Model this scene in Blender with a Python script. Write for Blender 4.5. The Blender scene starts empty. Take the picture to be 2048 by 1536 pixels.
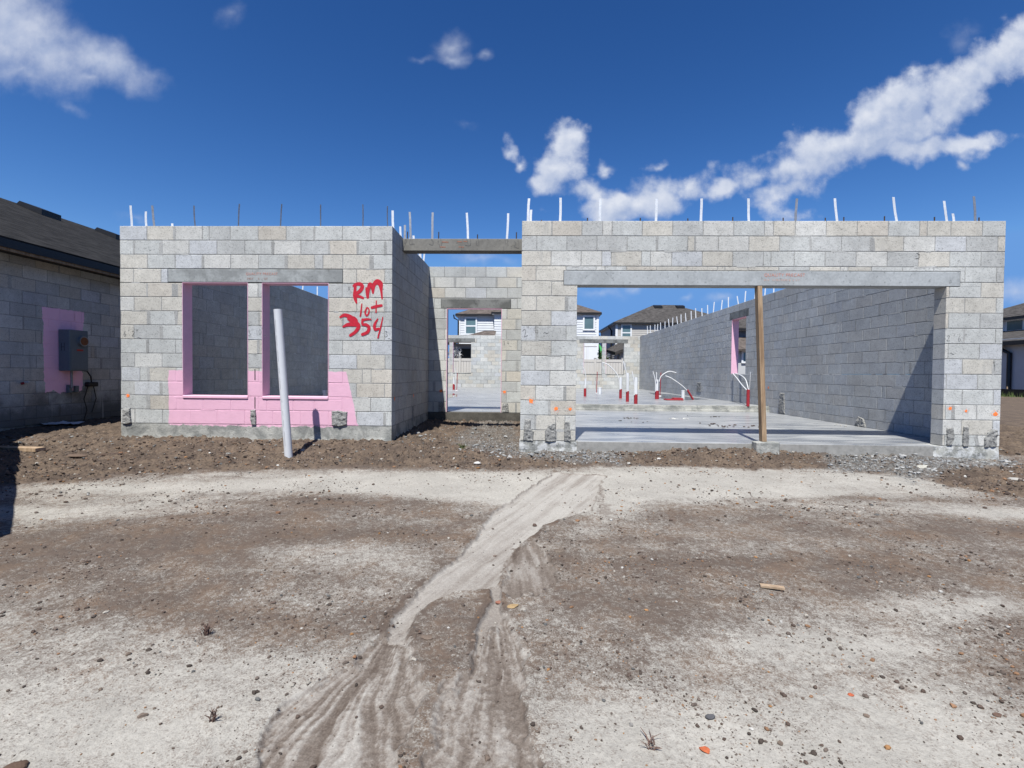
import bpy, math, random
import numpy as np
from mathutils import Vector, Matrix

random.seed(7)
rng = np.random.default_rng(11)
sc = bpy.context.scene
COL = sc.collection

# ------------------------------------------------------------------ camera
F, YAW, PITCH, ROLL = 988.853, .029217, .020979, .0090918
CAMZ = 1.4
def cam_axes():
    cy, sy = math.cos(YAW), math.sin(YAW)
    fwd = Vector((-sy, cy, 0)); right = Vector((cy, sy, 0)); up = Vector((0, 0, 1))
    cp, sp = math.cos(PITCH), math.sin(PITCH)
    f2 = fwd*cp - up*sp; u2 = up*cp + fwd*sp
    cr, sr = math.cos(ROLL), math.sin(ROLL)
    return right*cr + u2*sr, u2*cr - right*sr, f2
CR, CU, CF = cam_axes()
CC = Vector((0, 0, CAMZ))
cd = bpy.data.cameras.new('camera'); cam = bpy.data.objects.new('camera', cd); COL.objects.link(cam)
M = Matrix((CR, CU, -CF)).transposed().to_4x4(); M.translation = CC
cam.matrix_world = M
cd.sensor_width = 36; cd.lens = F/2048*36; cd.clip_start = .05; cd.clip_end = 3000
sc.camera = cam

def ray(x, y): return CR*((x-1024)/F) - CU*((y-768)/F) + CF
def atY(x, y, Y): d = ray(x, y); return CC + d*(Y/d.y)
def atX(x, y, X): d = ray(x, y); return CC + d*(X/d.x)
def atZ(x, y, Z): d = ray(x, y); return CC + d*((Z-CAMZ)/d.z)

# ------------------------------------------------------------------ noise
_tab = rng.random((512, 512)).astype(np.float32)
def vnoise(x, y):
    xi = np.floor(x).astype(np.int64); yi = np.floor(y).astype(np.int64)
    fx = (x-xi).astype(np.float32); fy = (y-yi).astype(np.float32)
    fx = fx*fx*(3-2*fx); fy = fy*fy*(3-2*fy)
    a = _tab[xi & 511, yi & 511]; b = _tab[(xi+1) & 511, yi & 511]
    c = _tab[xi & 511, (yi+1) & 511]; d = _tab[(xi+1) & 511, (yi+1) & 511]
    return (a*(1-fx)+b*fx)*(1-fy) + (c*(1-fx)+d*fx)*fy
def fbm(x, y, f, o=4, seed=0, gain=.5):
    s = 0; a = 1; t = 0
    for i in range(o):
        s = s + a*vnoise(x*f+seed*17.3+i*31.7, y*f+seed*9.1+i*57.1); t += a; a *= gain; f *= 2.03
    return s/t
def sstep(a, b, x):
    t = np.clip((x-a)/(b-a), 0, 1); return t*t*(3-2*t)

# ------------------------------------------------------------------ object helpers
LOC = {}
def tag(o, label=None, cat=None, group=None, kind=None):
    if label: o['label'] = label
    if cat: o['category'] = cat
    if group: o['group'] = group
    if kind: o['kind'] = kind
    return o
def thing(name, label, cat, loc, group=None):
    o = bpy.data.objects.new(name, None); COL.objects.link(o)
    o.location = loc; o.empty_display_size = .2
    LOC[o.name] = Vector(loc)
    return tag(o, label, cat, group)

class MB:
    def __init__(s): s.v = []; s.f = []; s.c = []; s.sm = False
    def add(s, vs, fs, col=(1, 1, 1, 1)):
        b = len(s.v); s.v += [tuple(v) for v in vs]; s.f += [tuple(i+b for i in f) for f in fs]
        s.c += [tuple(col)]*len(vs) if not isinstance(col, list) else col
        return s
    def box(s, x0, x1, y0, y1, z0, z1, col=(1, 1, 1, 1)):
        return s.hexa([(x0, y0, z0), (x1, y0, z0), (x1, y1, z0), (x0, y1, z0), (x0, y0, z1), (x1, y0, z1), (x1, y1, z1), (x0, y1, z1)], col)
    def hexa(s, p, col=(1, 1, 1, 1)):
        return s.add(p, [(0, 3, 2, 1), (4, 5, 6, 7), (0, 1, 5, 4), (1, 2, 6, 5), (2, 3, 7, 6), (3, 0, 4, 7)], col)
    def bbox(s, x0, x1, y0, y1, z0, z1, b=.004):
        """box with chamfered edges"""
        X = (x0, x1); Y = (y0, y1); Z = (z0, z1); vs = []; idx = {}
        for i in (0, 1):
            for j in (0, 1):
                for k in (0, 1):
                    sx = 1-2*i; sy = 1-2*j; sz = 1-2*k
                    for ax, p in enumerate(((X[i], Y[j]+sy*b, Z[k]+sz*b), (X[i]+sx*b, Y[j], Z[k]+sz*b), (X[i]+sx*b, Y[j]+sy*b, Z[k]))):
                        idx[i, j, k, ax] = len(vs); vs.append(p)
        fs = []
        for i in (0, 1): fs.append([idx[i, j, k, 0] for j, k in ((0, 0), (1, 0), (1, 1), (0, 1))])
        for j in (0, 1): fs.append([idx[i, j, k, 1] for i, k in ((0, 0), (1, 0), (1, 1), (0, 1))])
        for k in (0, 1): fs.append([idx[i, j, k, 2] for i, j in ((0, 0), (1, 0), (1, 1), (0, 1))])
        for i in (0, 1):
            for j in (0, 1): fs.append([idx[i, j, 0, 0], idx[i, j, 1, 0], idx[i, j, 1, 1], idx[i, j, 0, 1]])
            for k in (0, 1): fs.append([idx[i, 0, k, 0], idx[i, 1, k, 0], idx[i, 1, k, 2], idx[i, 0, k, 2]])
        for j in (0, 1):
            for k in (0, 1): fs.append([idx[0, j, k, 1], idx[1, j, k, 1], idx[1, j, k, 2], idx[0, j, k, 2]])
        for i in (0, 1):
            for j in (0, 1):
                for k in (0, 1): fs.append([idx[i, j, k, 0], idx[i, j, k, 1], idx[i, j, k, 2]])
        return s.add(vs, fs)
    def tube(s, pts, r, n=10, cap=True, col=(1, 1, 1, 1)):
        pts = [Vector(p) for p in pts]; rs = r if isinstance(r, (list, tuple)) else [r]*len(pts)
        vs = []; ref = None
        for i, p in enumerate(pts):
            t = (pts[min(i+1, len(pts)-1)] - pts[max(i-1, 0)]).normalized()
            if ref is None: ref = Vector((1, 0, 0)) if abs(t.x) < .9 else Vector((0, 1, 0))
            a = (ref - t*ref.dot(t)).normalized(); b = t.cross(a); ref = a
            for k in range(n):
                w = 2*math.pi*k/n; vs.append(p + (a*math.cos(w) + b*math.sin(w))*rs[i])
        fs = []
        for i in range(len(pts)-1):
            for k in range(n):
                k2 = (k+1) % n; fs.append((i*n+k, i*n+k2, (i+1)*n+k2, (i+1)*n+k))
        s.add(vs, fs, col)
        if cap:
            s.add(vs[:n], [tuple(range(n-1, -1, -1))], col); s.add(vs[-n:], [tuple(range(n))], col)
        return s
    def prism(s, poly, d):
        """poly: 3-D points, extruded by vector d"""
        n = len(poly); d = Vector(d); a = [Vector(p) for p in poly]; vs = a + [p+d for p in a]
        return s.add(vs, [tuple(range(n-1, -1, -1)), tuple(range(n, 2*n))] + [(i, (i+1) % n, (i+1) % n+n, i+n) for i in range(n)])
    def build(s, name, mat, parent=None, smooth=False, label=None):
        off = Vector((0, 0, 0)); p = parent
        while p is not None: off += LOC.get(p.name, Vector((0, 0, 0))); p = p.parent
        me = bpy.data.meshes.new(name)
        me.from_pydata([(v[0]-off.x, v[1]-off.y, v[2]-off.z) for v in s.v], [], s.f)
        a = me.color_attributes.new('Col', 'FLOAT_COLOR', 'POINT')
        a.data.foreach_set('color', np.array(s.c, dtype=np.float32).ravel())
        if smooth: me.polygons.foreach_set('use_smooth', [len(f) <= 4 for f in s.f])
        me.materials.append(mat)
        o = bpy.data.objects.new(name, me); COL.objects.link(o)
        if parent is not None: o.parent = parent
        if label: o['label'] = label
        return o

# ------------------------------------------------------------------ material helper
class NT:
    def __init__(s, name):
        s.m = bpy.data.materials.new(name); s.m.use_nodes = True; s.t = s.m.node_tree; s.t.nodes.clear()
    def n(s, typ, **kw):
        n = s.t.nodes.new(typ)
        for k, v in kw.items():
            if k in n.inputs.keys(): pass
            setattr(n, k, v)
        return n
    def l(s, a, b): s.t.links.new(a, b)
    def setin(s, sock, v):
        if hasattr(v, 'links'): s.l(v, sock)
        else:
            if isinstance(v, (tuple, list)) and sock.type == 'RGBA' and len(v) == 3: v = (*v, 1)
            sock.default_value = v
    def math(s, op, a, b=0.0, c=0.0, clamp=False):
        n = s.n('ShaderNodeMath', operation=op); n.use_clamp = clamp
        s.setin(n.inputs[0], a); s.setin(n.inputs[1], b)
        if op in ('MULTIPLY_ADD', 'SMOOTH_MAX', 'SMOOTH_MIN', 'COMPARE'): s.setin(n.inputs[2], c)
        return n.outputs[0]
    def vm(s, op, a, b=(0, 0, 0), scale=None):
        n = s.n('ShaderNodeVectorMath', operation=op)
        s.setin(n.inputs[0], a)
        if op != 'LENGTH' and scale is None: s.setin(n.inputs[1], b)
        if scale is not None: s.setin(n.inputs['Scale'], scale)
        return n.outputs['Value'] if op in ('LENGTH', 'DOT_PRODUCT', 'DISTANCE') else n.outputs[0]
    def noise(s, vec, scale, detail=3, rough=.55, dist=0.0, color=False, dim='3D'):
        n = s.n('ShaderNodeTexNoise'); n.noise_dimensions = dim
        if vec is not None: s.l(vec, n.inputs['Vector'])
        n.inputs['Scale'].default_value = scale; n.inputs['Detail'].default_value = detail
        n.inputs['Roughness'].default_value = rough; n.inputs['Distortion'].default_value = dist
        return n.outputs['Color'] if color else n.outputs['Fac']
    def ss(s, x, a, b, lo=0.0, hi=1.0):
        n = s.n('ShaderNodeMapRange'); n.interpolation_type = 'SMOOTHSTEP'
        s.setin(n.inputs[0], x); s.setin(n.inputs[1], a); s.setin(n.inputs[2], b); s.setin(n.inputs[3], lo); s.setin(n.inputs[4], hi)
        return n.outputs[0]
    def lin(s, x, a, b, lo=0.0, hi=1.0):
        n = s.n('ShaderNodeMapRange'); s.setin(n.inputs[0], x); s.setin(n.inputs[1], a); s.setin(n.inputs[2], b); s.setin(n.inputs[3], lo); s.setin(n.inputs[4], hi)
        return n.outputs[0]
    def mix(s, f, a, b, bt='MIX'):
        n = s.n('ShaderNodeMix', data_type='RGBA', blend_type=bt)
        s.setin(n.inputs[0], f); s.setin(n.inputs[6], a); s.setin(n.inputs[7], b)
        return n.outputs[2]
    def mulc(s, c, f):
        n = s.n('ShaderNodeMix', data_type='RGBA', blend_type='MULTIPLY'); n.inputs[0].default_value = 1
        s.setin(n.inputs[6], c)
        cc = s.n('ShaderNodeCombineColor'); [s.setin(cc.inputs[i], f) for i in range(3)]
        s.l(cc.outputs[0], n.inputs[7]); return n.outputs[2]
    def pos(s): return s.n('ShaderNodeNewGeometry').outputs['Position']
    def attr(s, name='Col'):
        return s.n('ShaderNodeAttribute', attribute_name=name)
    def sep(s, v):
        n = s.n('ShaderNodeSeparateXYZ'); s.l(v, n.inputs[0]); return n.outputs
    def bump(s, h, strength=.5, dist=.01):
        n = s.n('ShaderNodeBump'); n.inputs['Strength'].default_value = strength; n.inputs['Distance'].default_value = dist
        s.l(h, n.inputs['Height']); return n.outputs[0]
    def out(s, base, rough=.8, normal=None, metal=0.0, spec=.3, **kw):
        b = s.n('ShaderNodeBsdfPrincipled'); o = s.n('ShaderNodeOutputMaterial')
        s.setin(b.inputs['Base Color'], base); s.setin(b.inputs['Roughness'], rough); s.setin(b.inputs['Metallic'], metal)
        b.inputs['Specular IOR Level'].default_value = spec
        if normal is not None: s.l(normal, b.inputs['Normal'])
        s.l(b.outputs[0], o.inputs[0]); s.b = b
        return s.m

def simple(name, col, rough=.7, var=.15, scale=6, metal=0.0, spec=.3, bump=0.0, bscale=60, fine=.1):
    t = NT(name); p = t.pos()
    n = t.noise(p, scale, 5, .6); f = t.noise(p, bscale, 3, .6)
    k = t.math('MULTIPLY', t.lin(n, .25, .75, 1-var, 1+var), t.lin(f, .25, .75, 1-fine, 1+fine))
    c = t.mulc(col, k)
    nm = t.bump(f, bump, .004) if bump else None
    return t.out(c, rough, nm, metal, spec)

PINK = (.63, .375, .48)
def block_material(name, pink=None, dirt=0.0, tint=1.0):
    t = NT(name); p = t.pos(); x, y, z = t.sep(p)
    base = t.attr().outputs['Color']
    big = t.noise(p, .9, 6, .62); mid = t.noise(p, 9, 4, .65)
    pore = t.noise(p, 75, 3, .75); grain = t.noise(p, 190, 2, .6)
    k = t.math('MULTIPLY', t.lin(big, .3, .7, .82*tint, 1.13*tint), t.lin(mid, .25, .75, .86, 1.12))
    k = t.math('MULTIPLY', k, t.ss(pore, .34, .46, .62, 1.05))
    k = t.math('MULTIPLY', k, t.ss(t.noise(p, 42, 2, .5), .30, .36, .66, 1))
    k = t.math('MULTIPLY', k, t.lin(grain, .2, .8, .86, 1.12))
    c = t.mulc(base, k)
    # vertical grout streaks and drips
    st = t.n('ShaderNodeMapping'); st.inputs['Scale'].default_value = (9, 9, 1.1); t.l(p, st.inputs['Vector'])
    streak = t.noise(st.outputs[0], 1, 3, .6)
    c = t.mix(t.math('MULTIPLY', t.ss(streak, .6, .75), .45), c, (.27, .275, .27))
    if dirt:
        d = t.math('MULTIPLY', t.ss(t.math('ADD', z, t.math('MULTIPLY', t.noise(p, 2.2, 4, .6), 1.1)), 1.25, 1.75, 1, 0), dirt)
        c = t.mix(d, c, (.07, .07, .066))
        st2 = t.n('ShaderNodeMapping'); st2.inputs['Scale'].default_value = (14, 14, .8); t.l(p, st2.inputs['Vector'])
        dr = t.math('MULTIPLY', t.ss(t.noise(st2.outputs[0], 1, 2), .62, .68), t.ss(z, .75, 1.0, 1, 0))
        c = t.mix(t.math('MULTIPLY', dr, .7), c, (.4, .4, .38))
    rough = .9
    if pink:
        ax = x if pink['axis'] == 'x' else y
        nz = t.math('MULTIPLY', t.math('SUBTRACT', t.noise(p, 14, 4, .6), .5), pink.get('amp', .05))
        nb = t.math('MULTIPLY', t.math('SUBTRACT', t.noise(p, 6, 4, .6), .5), pink.get('ampb', .05))
        a = t.math('ADD', ax, nz)
        (l0, l1), (r0, r1) = pink['l'], pink['r']      # x of the left/right edge at the bottom/top z
        zb, zt = pink['z']
        tt = t.lin(z, zb, zt)
        le = t.math('MULTIPLY_ADD', tt, l1-l0, l0); re = t.math('MULTIPLY_ADD', tt, r1-r0, r0)
        le = t.math('ADD', le, t.math('MULTIPLY', t.math('SUBTRACT', t.noise(p, 3, 3), .5), pink.get('amp', .05)*2)); re = t.math('ADD', re, t.math('MULTIPLY', t.math('SUBTRACT', t.noise(p, 2.6, 3), .5), pink.get('amp', .05)*2))
        m = t.ss(t.math('SUBTRACT', a, le), -.004, .004)
        m = t.math('MULTIPLY', m, t.ss(t.math('SUBTRACT', re, a), -.004, .004))
        m = t.math('MULTIPLY', m, t.ss(t.math('SUBTRACT', t.math('ADD', z, nb), zb), -.006, .006))
        m = t.math('MULTIPLY', m, t.ss(t.math('SUBTRACT', zt, t.math('ADD', z, nz)), -.006, .006))
        m = t.math('MULTIPLY', m, t.ss(pore, .2, .27))
        pk = t.mulc(PINK, t.math('MULTIPLY', t.lin(mid, .2, .8, .93, 1.05), pink.get('k', 1.0)))
        c = t.mix(m, c, pk)
        rough = t.lin(m, 0, 1, .9, .6)
    h = t.math('ADD', t.math('MULTIPLY', t.ss(pore, .3, .5), .7), t.math('MULTIPLY', grain, .5))
    return t.out(c, rough, t.bump(h, .55, .004), spec=.2)

M_BLOCK = block_material('concrete_block')
M_BAY = block_material('concrete_block_primed', dict(axis='x', l=(-5.185, -5.175), r=(-2.40, -2.57), z=(.60, 1.405), amp=.035))
M_NEIGH = block_material('weathered_block', dict(axis='y', l=(7.93, 7.90), r=(8.62, 8.66), z=(1.02, 2.43), amp=.06, ampb=.2, k=1.6), dirt=.75, tint=1.2)

def lintel_material(name, col, dark=.5):
    t = NT(name); p = t.pos()
    a = t.noise(p, 3.2, 5, .6, .4); b = t.noise(p, 30, 4, .6); cc = t.noise(p, 110, 2, .6)
    c = t.mix(t.ss(a, .42, .62), col, tuple(q*dark for q in col))
    c = t.mulc(c, t.math('MULTIPLY', t.lin(b, .25, .75, .85, 1.12), t.ss(t.noise(p, 22, 2, .5), .3, .36, .7, 1)))
    return t.out(c, .75, t.bump(t.math('ADD', b, cc), .35, .003), spec=.3)
M_LINTEL = lintel_material('precast_lintel', (.285, .30, .30), .68)
M_LINTEL_D = lintel_material('damp_precast_lintel', (.17, .175, .17), .55)
M_BEAM = lintel_material('precast_beam', (.165, .16, .145), .8)
M_PINK = simple('pink_sealer', PINK, .55, .06, 8, spec=.3, bump=.2, bscale=40, fine=.05)
M_RED = simple('red_spray', (.40, .012, .028), .55, .2, 30)
M_ORANGE = simple('orange_spray', (.85, .20, .05), .6, .25, 60)
M_PENCIL = simple('pencil_line', (.09, .09, .09), .8, .3, 80)
M_STENCIL = simple('faded_red_stencil', (.42, .19, .15), .8, .3, 60)
M_GALV = simple('galvanised_steel', (.62, .64, .66), .4, .12, 25, metal=.25, spec=.5)
M_GALVD = simple('dull_galvanised_steel', (.30, .31, .33), .5, .2, 25, metal=.7, spec=.4)
M_REBAR = simple('rebar_steel', (.05, .04, .038), .7, .3, 60, metal=.3)
M_PVC = simple('white_pvc', (.58, .60, .63), .35, .04, 4, spec=.5, fine=.02)
M_TUBE = simple('white_tube', (.55, .56, .57), .4, .05, 6, spec=.4)
M_SLEEVE = simple('red_sleeve', (.26, .02, .028), .55, .25, 18)
M_FENCE = simple('beige_vinyl', (.50, .485, .46), .5, .04, 2, fine=.02)
M_WHITE = simple('white_trim', (.66, .68, .70), .5, .04, 3, fine=.03)
M_SIDING = simple('white_siding', (.56, .58, .60), .6, .06, 2, fine=.04)
M_TAN = simple('tan_siding', (.40, .385, .36), .65, .06, 2, fine=.04)
M_STUCCO = simple('pale_stucco', (.42, .43, .44), .85, .06, 1.5, bump=.3, bscale=80)
M_BLACK = simple('black_metal_trim', (.012, .012, .013), .45, .2, 8, spec=.4)
M_DARK = simple('dark_interior', (.03, .032, .03), .8, .3, 2)
M_SILT = simple('black_silt_fabric', (.008, .008, .009), .8, .3, 5)
M_STEEL_BOX = simple('grey_meter_paint', (.13, .16, .18), .5, .06, 6, spec=.4)
M_GREEN = simple('green_canvas', (.04, .26, .07), .7, .15, 5)
M_LEAF = simple('weed_leaf', (.07, .10, .03), .7, .35, 30)
M_DRY = simple('dry_weed_stalk', (.12, .075, .06), .8, .35, 30)
M_COPPER = simple('copper_orange_cover', (.20, .075, .03), .6, .2, 20)
def glass_mat():
    t = NT('window_glass'); p = t.pos()
    return t.out(t.mulc((.10, .16, .17), t.lin(t.noise(p, .8, 2), .3, .7, .8, 1.2)), .08, spec=.8)
M_GLASS = glass_mat()
def shingle_mat(name, col):
    t = NT(name); p = t.pos()
    mp = t.n('ShaderNodeMapping'); mp.inputs['Scale'].default_value = (3.2, 3.2, 16); t.l(p, mp.inputs['Vector'])
    tabs = t.noise(mp.outputs[0], 1, 3, .7); g = t.noise(p, 45, 2, .7); big = t.noise(p, .5, 3)
    k = t.math('MULTIPLY', t.ss(tabs, .35, .65, .62, 1.35), t.lin(g, .2, .8, .75, 1.25))
    k = t.math('MULTIPLY', k, t.lin(big, .3, .7, .9, 1.1))
    z = t.sep(p)[2]
    saw = t.math('FRACT', t.math('MULTIPLY', z, 15.0))
    h = t.math('ADD', t.math('MULTIPLY', saw, .8), t.math('MULTIPLY', tabs, .6))
    return t.out(t.mulc(col, k), .95, t.bump(h, .8, .02), spec=.12)
M_ROOF = shingle_mat('dark_shingles', (.060, .056, .054))
M_ROOFN = shingle_mat('charcoal_shingles', (.019, .0185, .0185))
M_ROOFB = shingle_mat('brown_shingles', (.095, .080, .072))
def wood_mat(name, c1, c2):
    t = NT(name); p = t.pos()
    mp = t.n('ShaderNodeMapping'); mp.inputs['Scale'].default_value = (26, 26, 1.3); t.l(p, mp.inputs['Vector'])
    g = t.noise(mp.outputs[0], 1, 5, .65, .6)
    k = t.noise(p, 3.5, 2)
    return t.out(t.mulc(t.mix(t.ss(g, .35, .68), c1, c2), t.lin(k, .3, .7, .85, 1.12)), .7, t.bump(g, .3, .003), spec=.2)
M_WOOD = wood_mat('lumber', (.33, .24, .155), (.19, .125, .075))
M_BOARD = wood_mat('weathered_board', (.36, .27, .19), (.24, .17, .11))
def slab_mat():
    t = NT('slab_concrete'); p = t.pos(); z = t.sep(p)[2]
    mp = t.n('ShaderNodeMapping'); mp.inputs['Scale'].default_value = (.55, 2.6, 1); t.l(p, mp.inputs['Vector'])
    sw = t.noise(mp.outputs[0], 1.6, 6, .62, 1.2); f = t.noise(p, 40, 3, .65); b = t.noise(p, .6, 4)
    c = t.mix(t.ss(sw, .36, .66), (.178, .188, .202), (.338, .343, .340))
    c = t.mulc(c, t.math('MULTIPLY', t.lin(f, .2, .8, .93, 1.06), t.lin(b, .3, .7, .9, 1.08)))
    nz = t.sep(t.n('ShaderNodeNewGeometry').outputs['Normal'])[2]
    c = t.mix(t.ss(nz, .5, .8), t.mulc((.27, .265, .25), t.lin(t.noise(p, 14, 5, .7), .25, .75, .65, 1.2)), c)
    return t.out(c, t.lin(sw, .3, .7, .22, .42), t.bump(f, .12, .003), spec=.5)
M_SLAB = slab_mat()
def found_mat(name, pink=False, white=0.0):
    t = NT(name); p = t.pos(); x, y, z = t.sep(p)
    a = t.noise(p, 4, 6, .65, .5); f = t.noise(p, 55, 3, .7)
    c = t.mix(t.ss(a, .38, .62), (.20, .205, .195), (.36, .36, .335))
    if white: c = t.mix(t.math('MULTIPLY', t.ss(t.noise(p, 9, 5, .7), .45, .6), white), c, (.52, .53, .53))
    if pink:
        nz = t.math('MULTIPLY', t.math('SUBTRACT', t.noise(p, 8, 5, .6), .5), .16)
        m = t.math('MULTIPLY', t.ss(t.math('ADD', z, nz), .607, .615), t.math('MULTIPLY', t.ss(x, -5.17, -5.16), t.ss(x, -2.75, -2.77)))
        c = t.mix(m, c, PINK)
    c = t.mulc(c, t.math('MULTIPLY', t.lin(f, .2, .8, .75, 1.2), t.ss(t.noise(p, 26, 3, .6), .28, .38, .45, 1)))
    return t.out(c, .92, t.bump(t.math('ADD', f, a), .7, .012), spec=.15)
M_FOUND = found_mat('foundation_concrete')
M_FOUNDP = found_mat('foundation_concrete_primed', True)
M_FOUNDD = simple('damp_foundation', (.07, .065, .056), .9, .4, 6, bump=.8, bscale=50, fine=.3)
M_FOUNDW = found_mat('whitish_footing', False, .8)
M_GROUT = simple('rough_grout', (.215, .215, .208), .95, .35, 30, bump=1.0, bscale=70, fine=.35, spec=.1)
def vcol_mat(name, rough=.95, bump=.5):
    t = NT(name); p = t.pos()
    f = t.noise(p, 90, 3, .65)
    return t.out(t.mulc(t.attr().outputs['Color'], t.lin(f, .2, .8, .75, 1.22)), rough, t.bump(f, bump, .004), spec=.15)
M_STONE = vcol_mat('stone')

# ------------------------------------------------------------------ dimensions (metres)
C = .2032
T = 2.07623 + CAMZ           # top of all block walls
ZS = T - 14*C                # house slab
ZG = .487                    # garage slab
YB, XBL, XBR = 7.0048, -5.8844, -1.9235
YD = 9.6666
YG, XGL, XGR = 6.766, -.08, 6.3147
YR = 26.9857
TH = .2

# ------------------------------------------------------------------ ground shape
def G(px, py, n=4):
    z = .2
    for _ in range(n):
        q = atZ(px, py, z); z = float(base_h(np.array([q.x]), np.array([q.y]))[0])
    return q
def base_h(x, y):
    z = np.where(y < 7, .05+.047*(y-1), .332+.045*(y-7)); z = np.minimum(z, .5); z = np.maximum(z, -.05)
    z = z + .095*sstep(-1.2, -2.2, x)*sstep(6.4, 6.95, y)*(1-sstep(7.5, 9.5, y)*.5)
    z = z + .085*np.exp(-(((x-2.6)/1.15)**2))*sstep(6.2, 6.62, y)*(1-sstep(6.9, 7.2, y))
    z = z + .03*np.exp(-(((x-5.1)/.6)**2))*sstep(6.2, 6.6, y)*(1-sstep(6.9, 7.2, y))
    # the earth stays below the floors of the house
    inside = np.maximum(sstep(YG+.06, YG+.2, y)*sstep(-.05, .1, x)*(1-sstep(6.1, 6.25, x)), sstep(9.75, 9.9, y)*sstep(-5.8, -5.7, x)*(1-sstep(6.1, 6.25, x)))
    inside = np.maximum(inside, sstep(7.06, 7.2, y)*sstep(-5.8, -5.7, x)*(1-sstep(-2.1, -2.0, x)))*(y < 27.1)
    return z*(1-inside) + (-.12)*inside

def world_poly(pts): return [(G(*p).x, G(*p).y) for p in pts]
def sdist(px, py, poly):
    """signed distance (positive inside), only evaluated near the polygon"""
    poly = np.array(poly, dtype=np.float32); out = np.full(px.shape, -1.0, np.float32)
    x0, y0 = poly.min(0)-.7; x1, y1 = poly.max(0)+.7
    sel = np.where((px > x0) & (px < x1) & (py > y0) & (py < y1))[0]
    if len(sel) == 0: return out
    X = px[sel].astype(np.float32); Y = py[sel].astype(np.float32)
    d2 = np.full(X.shape, 1e9, np.float32); ins = np.zeros(X.shape, bool)
    n = len(poly)
    for i in range(n):
        ax, ay = poly[i]; bx, by = poly[(i+1) % n]; ex, ey = bx-ax, by-ay
        wx, wy = X-ax, Y-ay; tt = np.clip((wx*ex+wy*ey)/(ex*ex+ey*ey+1e-9), 0, 1)
        dx, dy = wx-ex*tt, wy-ey*tt; d2 = np.minimum(d2, dx*dx+dy*dy)
        c = (ay > Y) != (by > Y)
        ins ^= c & (X < ex*(Y-ay)/(ey if abs(ey) > 1e-9 else 1e-9)+ax)
    out[sel] = np.where(ins, 1, -1)*np.sqrt(d2)
    return out

SAND_BAND = world_poly([(-100, 985), (120, 980), (300, 962), (420, 945), (700, 940), (1000, 943), (1130, 940), (1300, 930), (1500, 934), (1650, 940), (1800, 958), (1950, 995), (2060, 1030), (2060, 1052), (1850, 1024), (1650, 1012), (1450, 1004), (1320, 1010), (1200, 1040), (1000, 1012), (820, 1008), (600, 1003), (450, 1012), (300, 1042), (150, 1036), (-100, 1012)])
SAND_CORE = world_poly([(330, 972), (560, 955), (760, 950), (1000, 952), (1130, 948), (1300, 942), (1460, 950), (1580, 968), (1690, 985), (1560, 997), (1300, 1002), (1215, 1024), (1090, 1020), (980, 1000), (760, 992), (600, 980), (440, 982)])
BROWN_L = world_poly([(-100, 1015), (160, 1042), (300, 1050), (450, 1028), (620, 1020), (760, 1028), (900, 1022), (960, 1050), (900, 1115), (840, 1165), (790, 1235), (640, 1285), (560, 1275), (430, 1235), (300, 1185), (150, 1160), (-100, 1150)])
SAND_L2 = world_poly([(520, 1100), (640, 1080), (800, 1085), (870, 1110), (840, 1150), (760, 1140), (640, 1135), (540, 1125)])
SAND_LL = world_poly([(-100, 1225), (140, 1220), (380, 1262), (520, 1295), (690, 1292), (725, 1310), (640, 1400), (560, 1480), (500, 1600), (-150, 1600)])
WASH = world_poly([(1104, 944), (1212, 948), (1195, 990), (1185, 1022), (1110, 1040), (1087, 1050), (1048, 1083), (1015, 1130), (996, 1166), (985, 1178), (968, 1177), (916, 1181), (873, 1198), (839, 1224), (819, 1264), (812, 1290), (768, 1285), (786, 1243), (838, 1176), (898, 1124), (950, 1072), (984, 1022), (1040, 985)])
STREAM = world_poly([(978, 1170), (996, 1168), (1004, 1190), (1000, 1215), (1012, 1235), (968, 1262), (958, 1300), (950, 1295), (962, 1240), (985, 1205)])
FAN_L = world_poly([(772, 1275), (812, 1272), (822, 1310), (838, 1360), (866, 1392), (850, 1420), (838, 1490), (830, 1620), (430, 1620), (520, 1500), (600, 1400), (662, 1342), (715, 1290)])
FAN_R = world_poly([(958, 1290), (985, 1245), (1014, 1228), (1032, 1258), (1049, 1292), (1050, 1340), (1055, 1388), (1074, 1478), (1100, 1620), (800, 1620), (838, 1490), (858, 1405), (900, 1358), (940, 1325)])
BROWN_FAN = world_poly([(1016, 1090), (1060, 1082), (1085, 1092), (1100, 1130), (1118, 1160), (1098, 1172), (1075, 1205), (1050, 1185), (1028, 1200), (1004, 1180), (1012, 1140)])
BROWN_R = world_poly([(1080, 1058), (1120, 1042), (1200, 1042), (1320, 1016), (1500, 1010), (1700, 1018), (1900, 1035), (2100, 1065), (2150, 1230), (1980, 1200), (1850, 1190), (1700, 1240), (1560, 1225), (1420, 1255), (1260, 1260), (1170, 1275), (1080, 1262), (1030, 1225), (1012, 1186), (1060, 1170), (1110, 1160), (1095, 1120)])
MID_BROWN = world_poly([(830, 1230), (880, 1195), (970, 1185), (985, 1200), (960, 1240), (945, 1290), (930, 1320), (860, 1315), (828, 1280)])
SAND_RR = world_poly([(1060, 1420), (1180, 1390), (1300, 1405), (1500, 1418), (1620, 1400), (1800, 1385), (1900, 1370), (2100, 1400), (2200, 1620), (1110, 1620)])
SAND_R2 = world_poly([(1700, 1215), (1850, 1188), (2000, 1190), (2080, 1215), (1950, 1235), (1800, 1240)])
BROWN_TAIL = world_poly([(1120, 1170), (1150, 1190), (1170, 1260), (1178, 1300), (1160, 1310), (1140, 1250), (1115, 1200)])
GRAVEL_M = world_poly([(900, 885), (1000, 862), (1045, 880), (1050, 905), (1150, 905), (1290, 890), (1300, 905), (1240, 928), (1130, 925), (1040, 915), (960, 905)])
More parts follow.
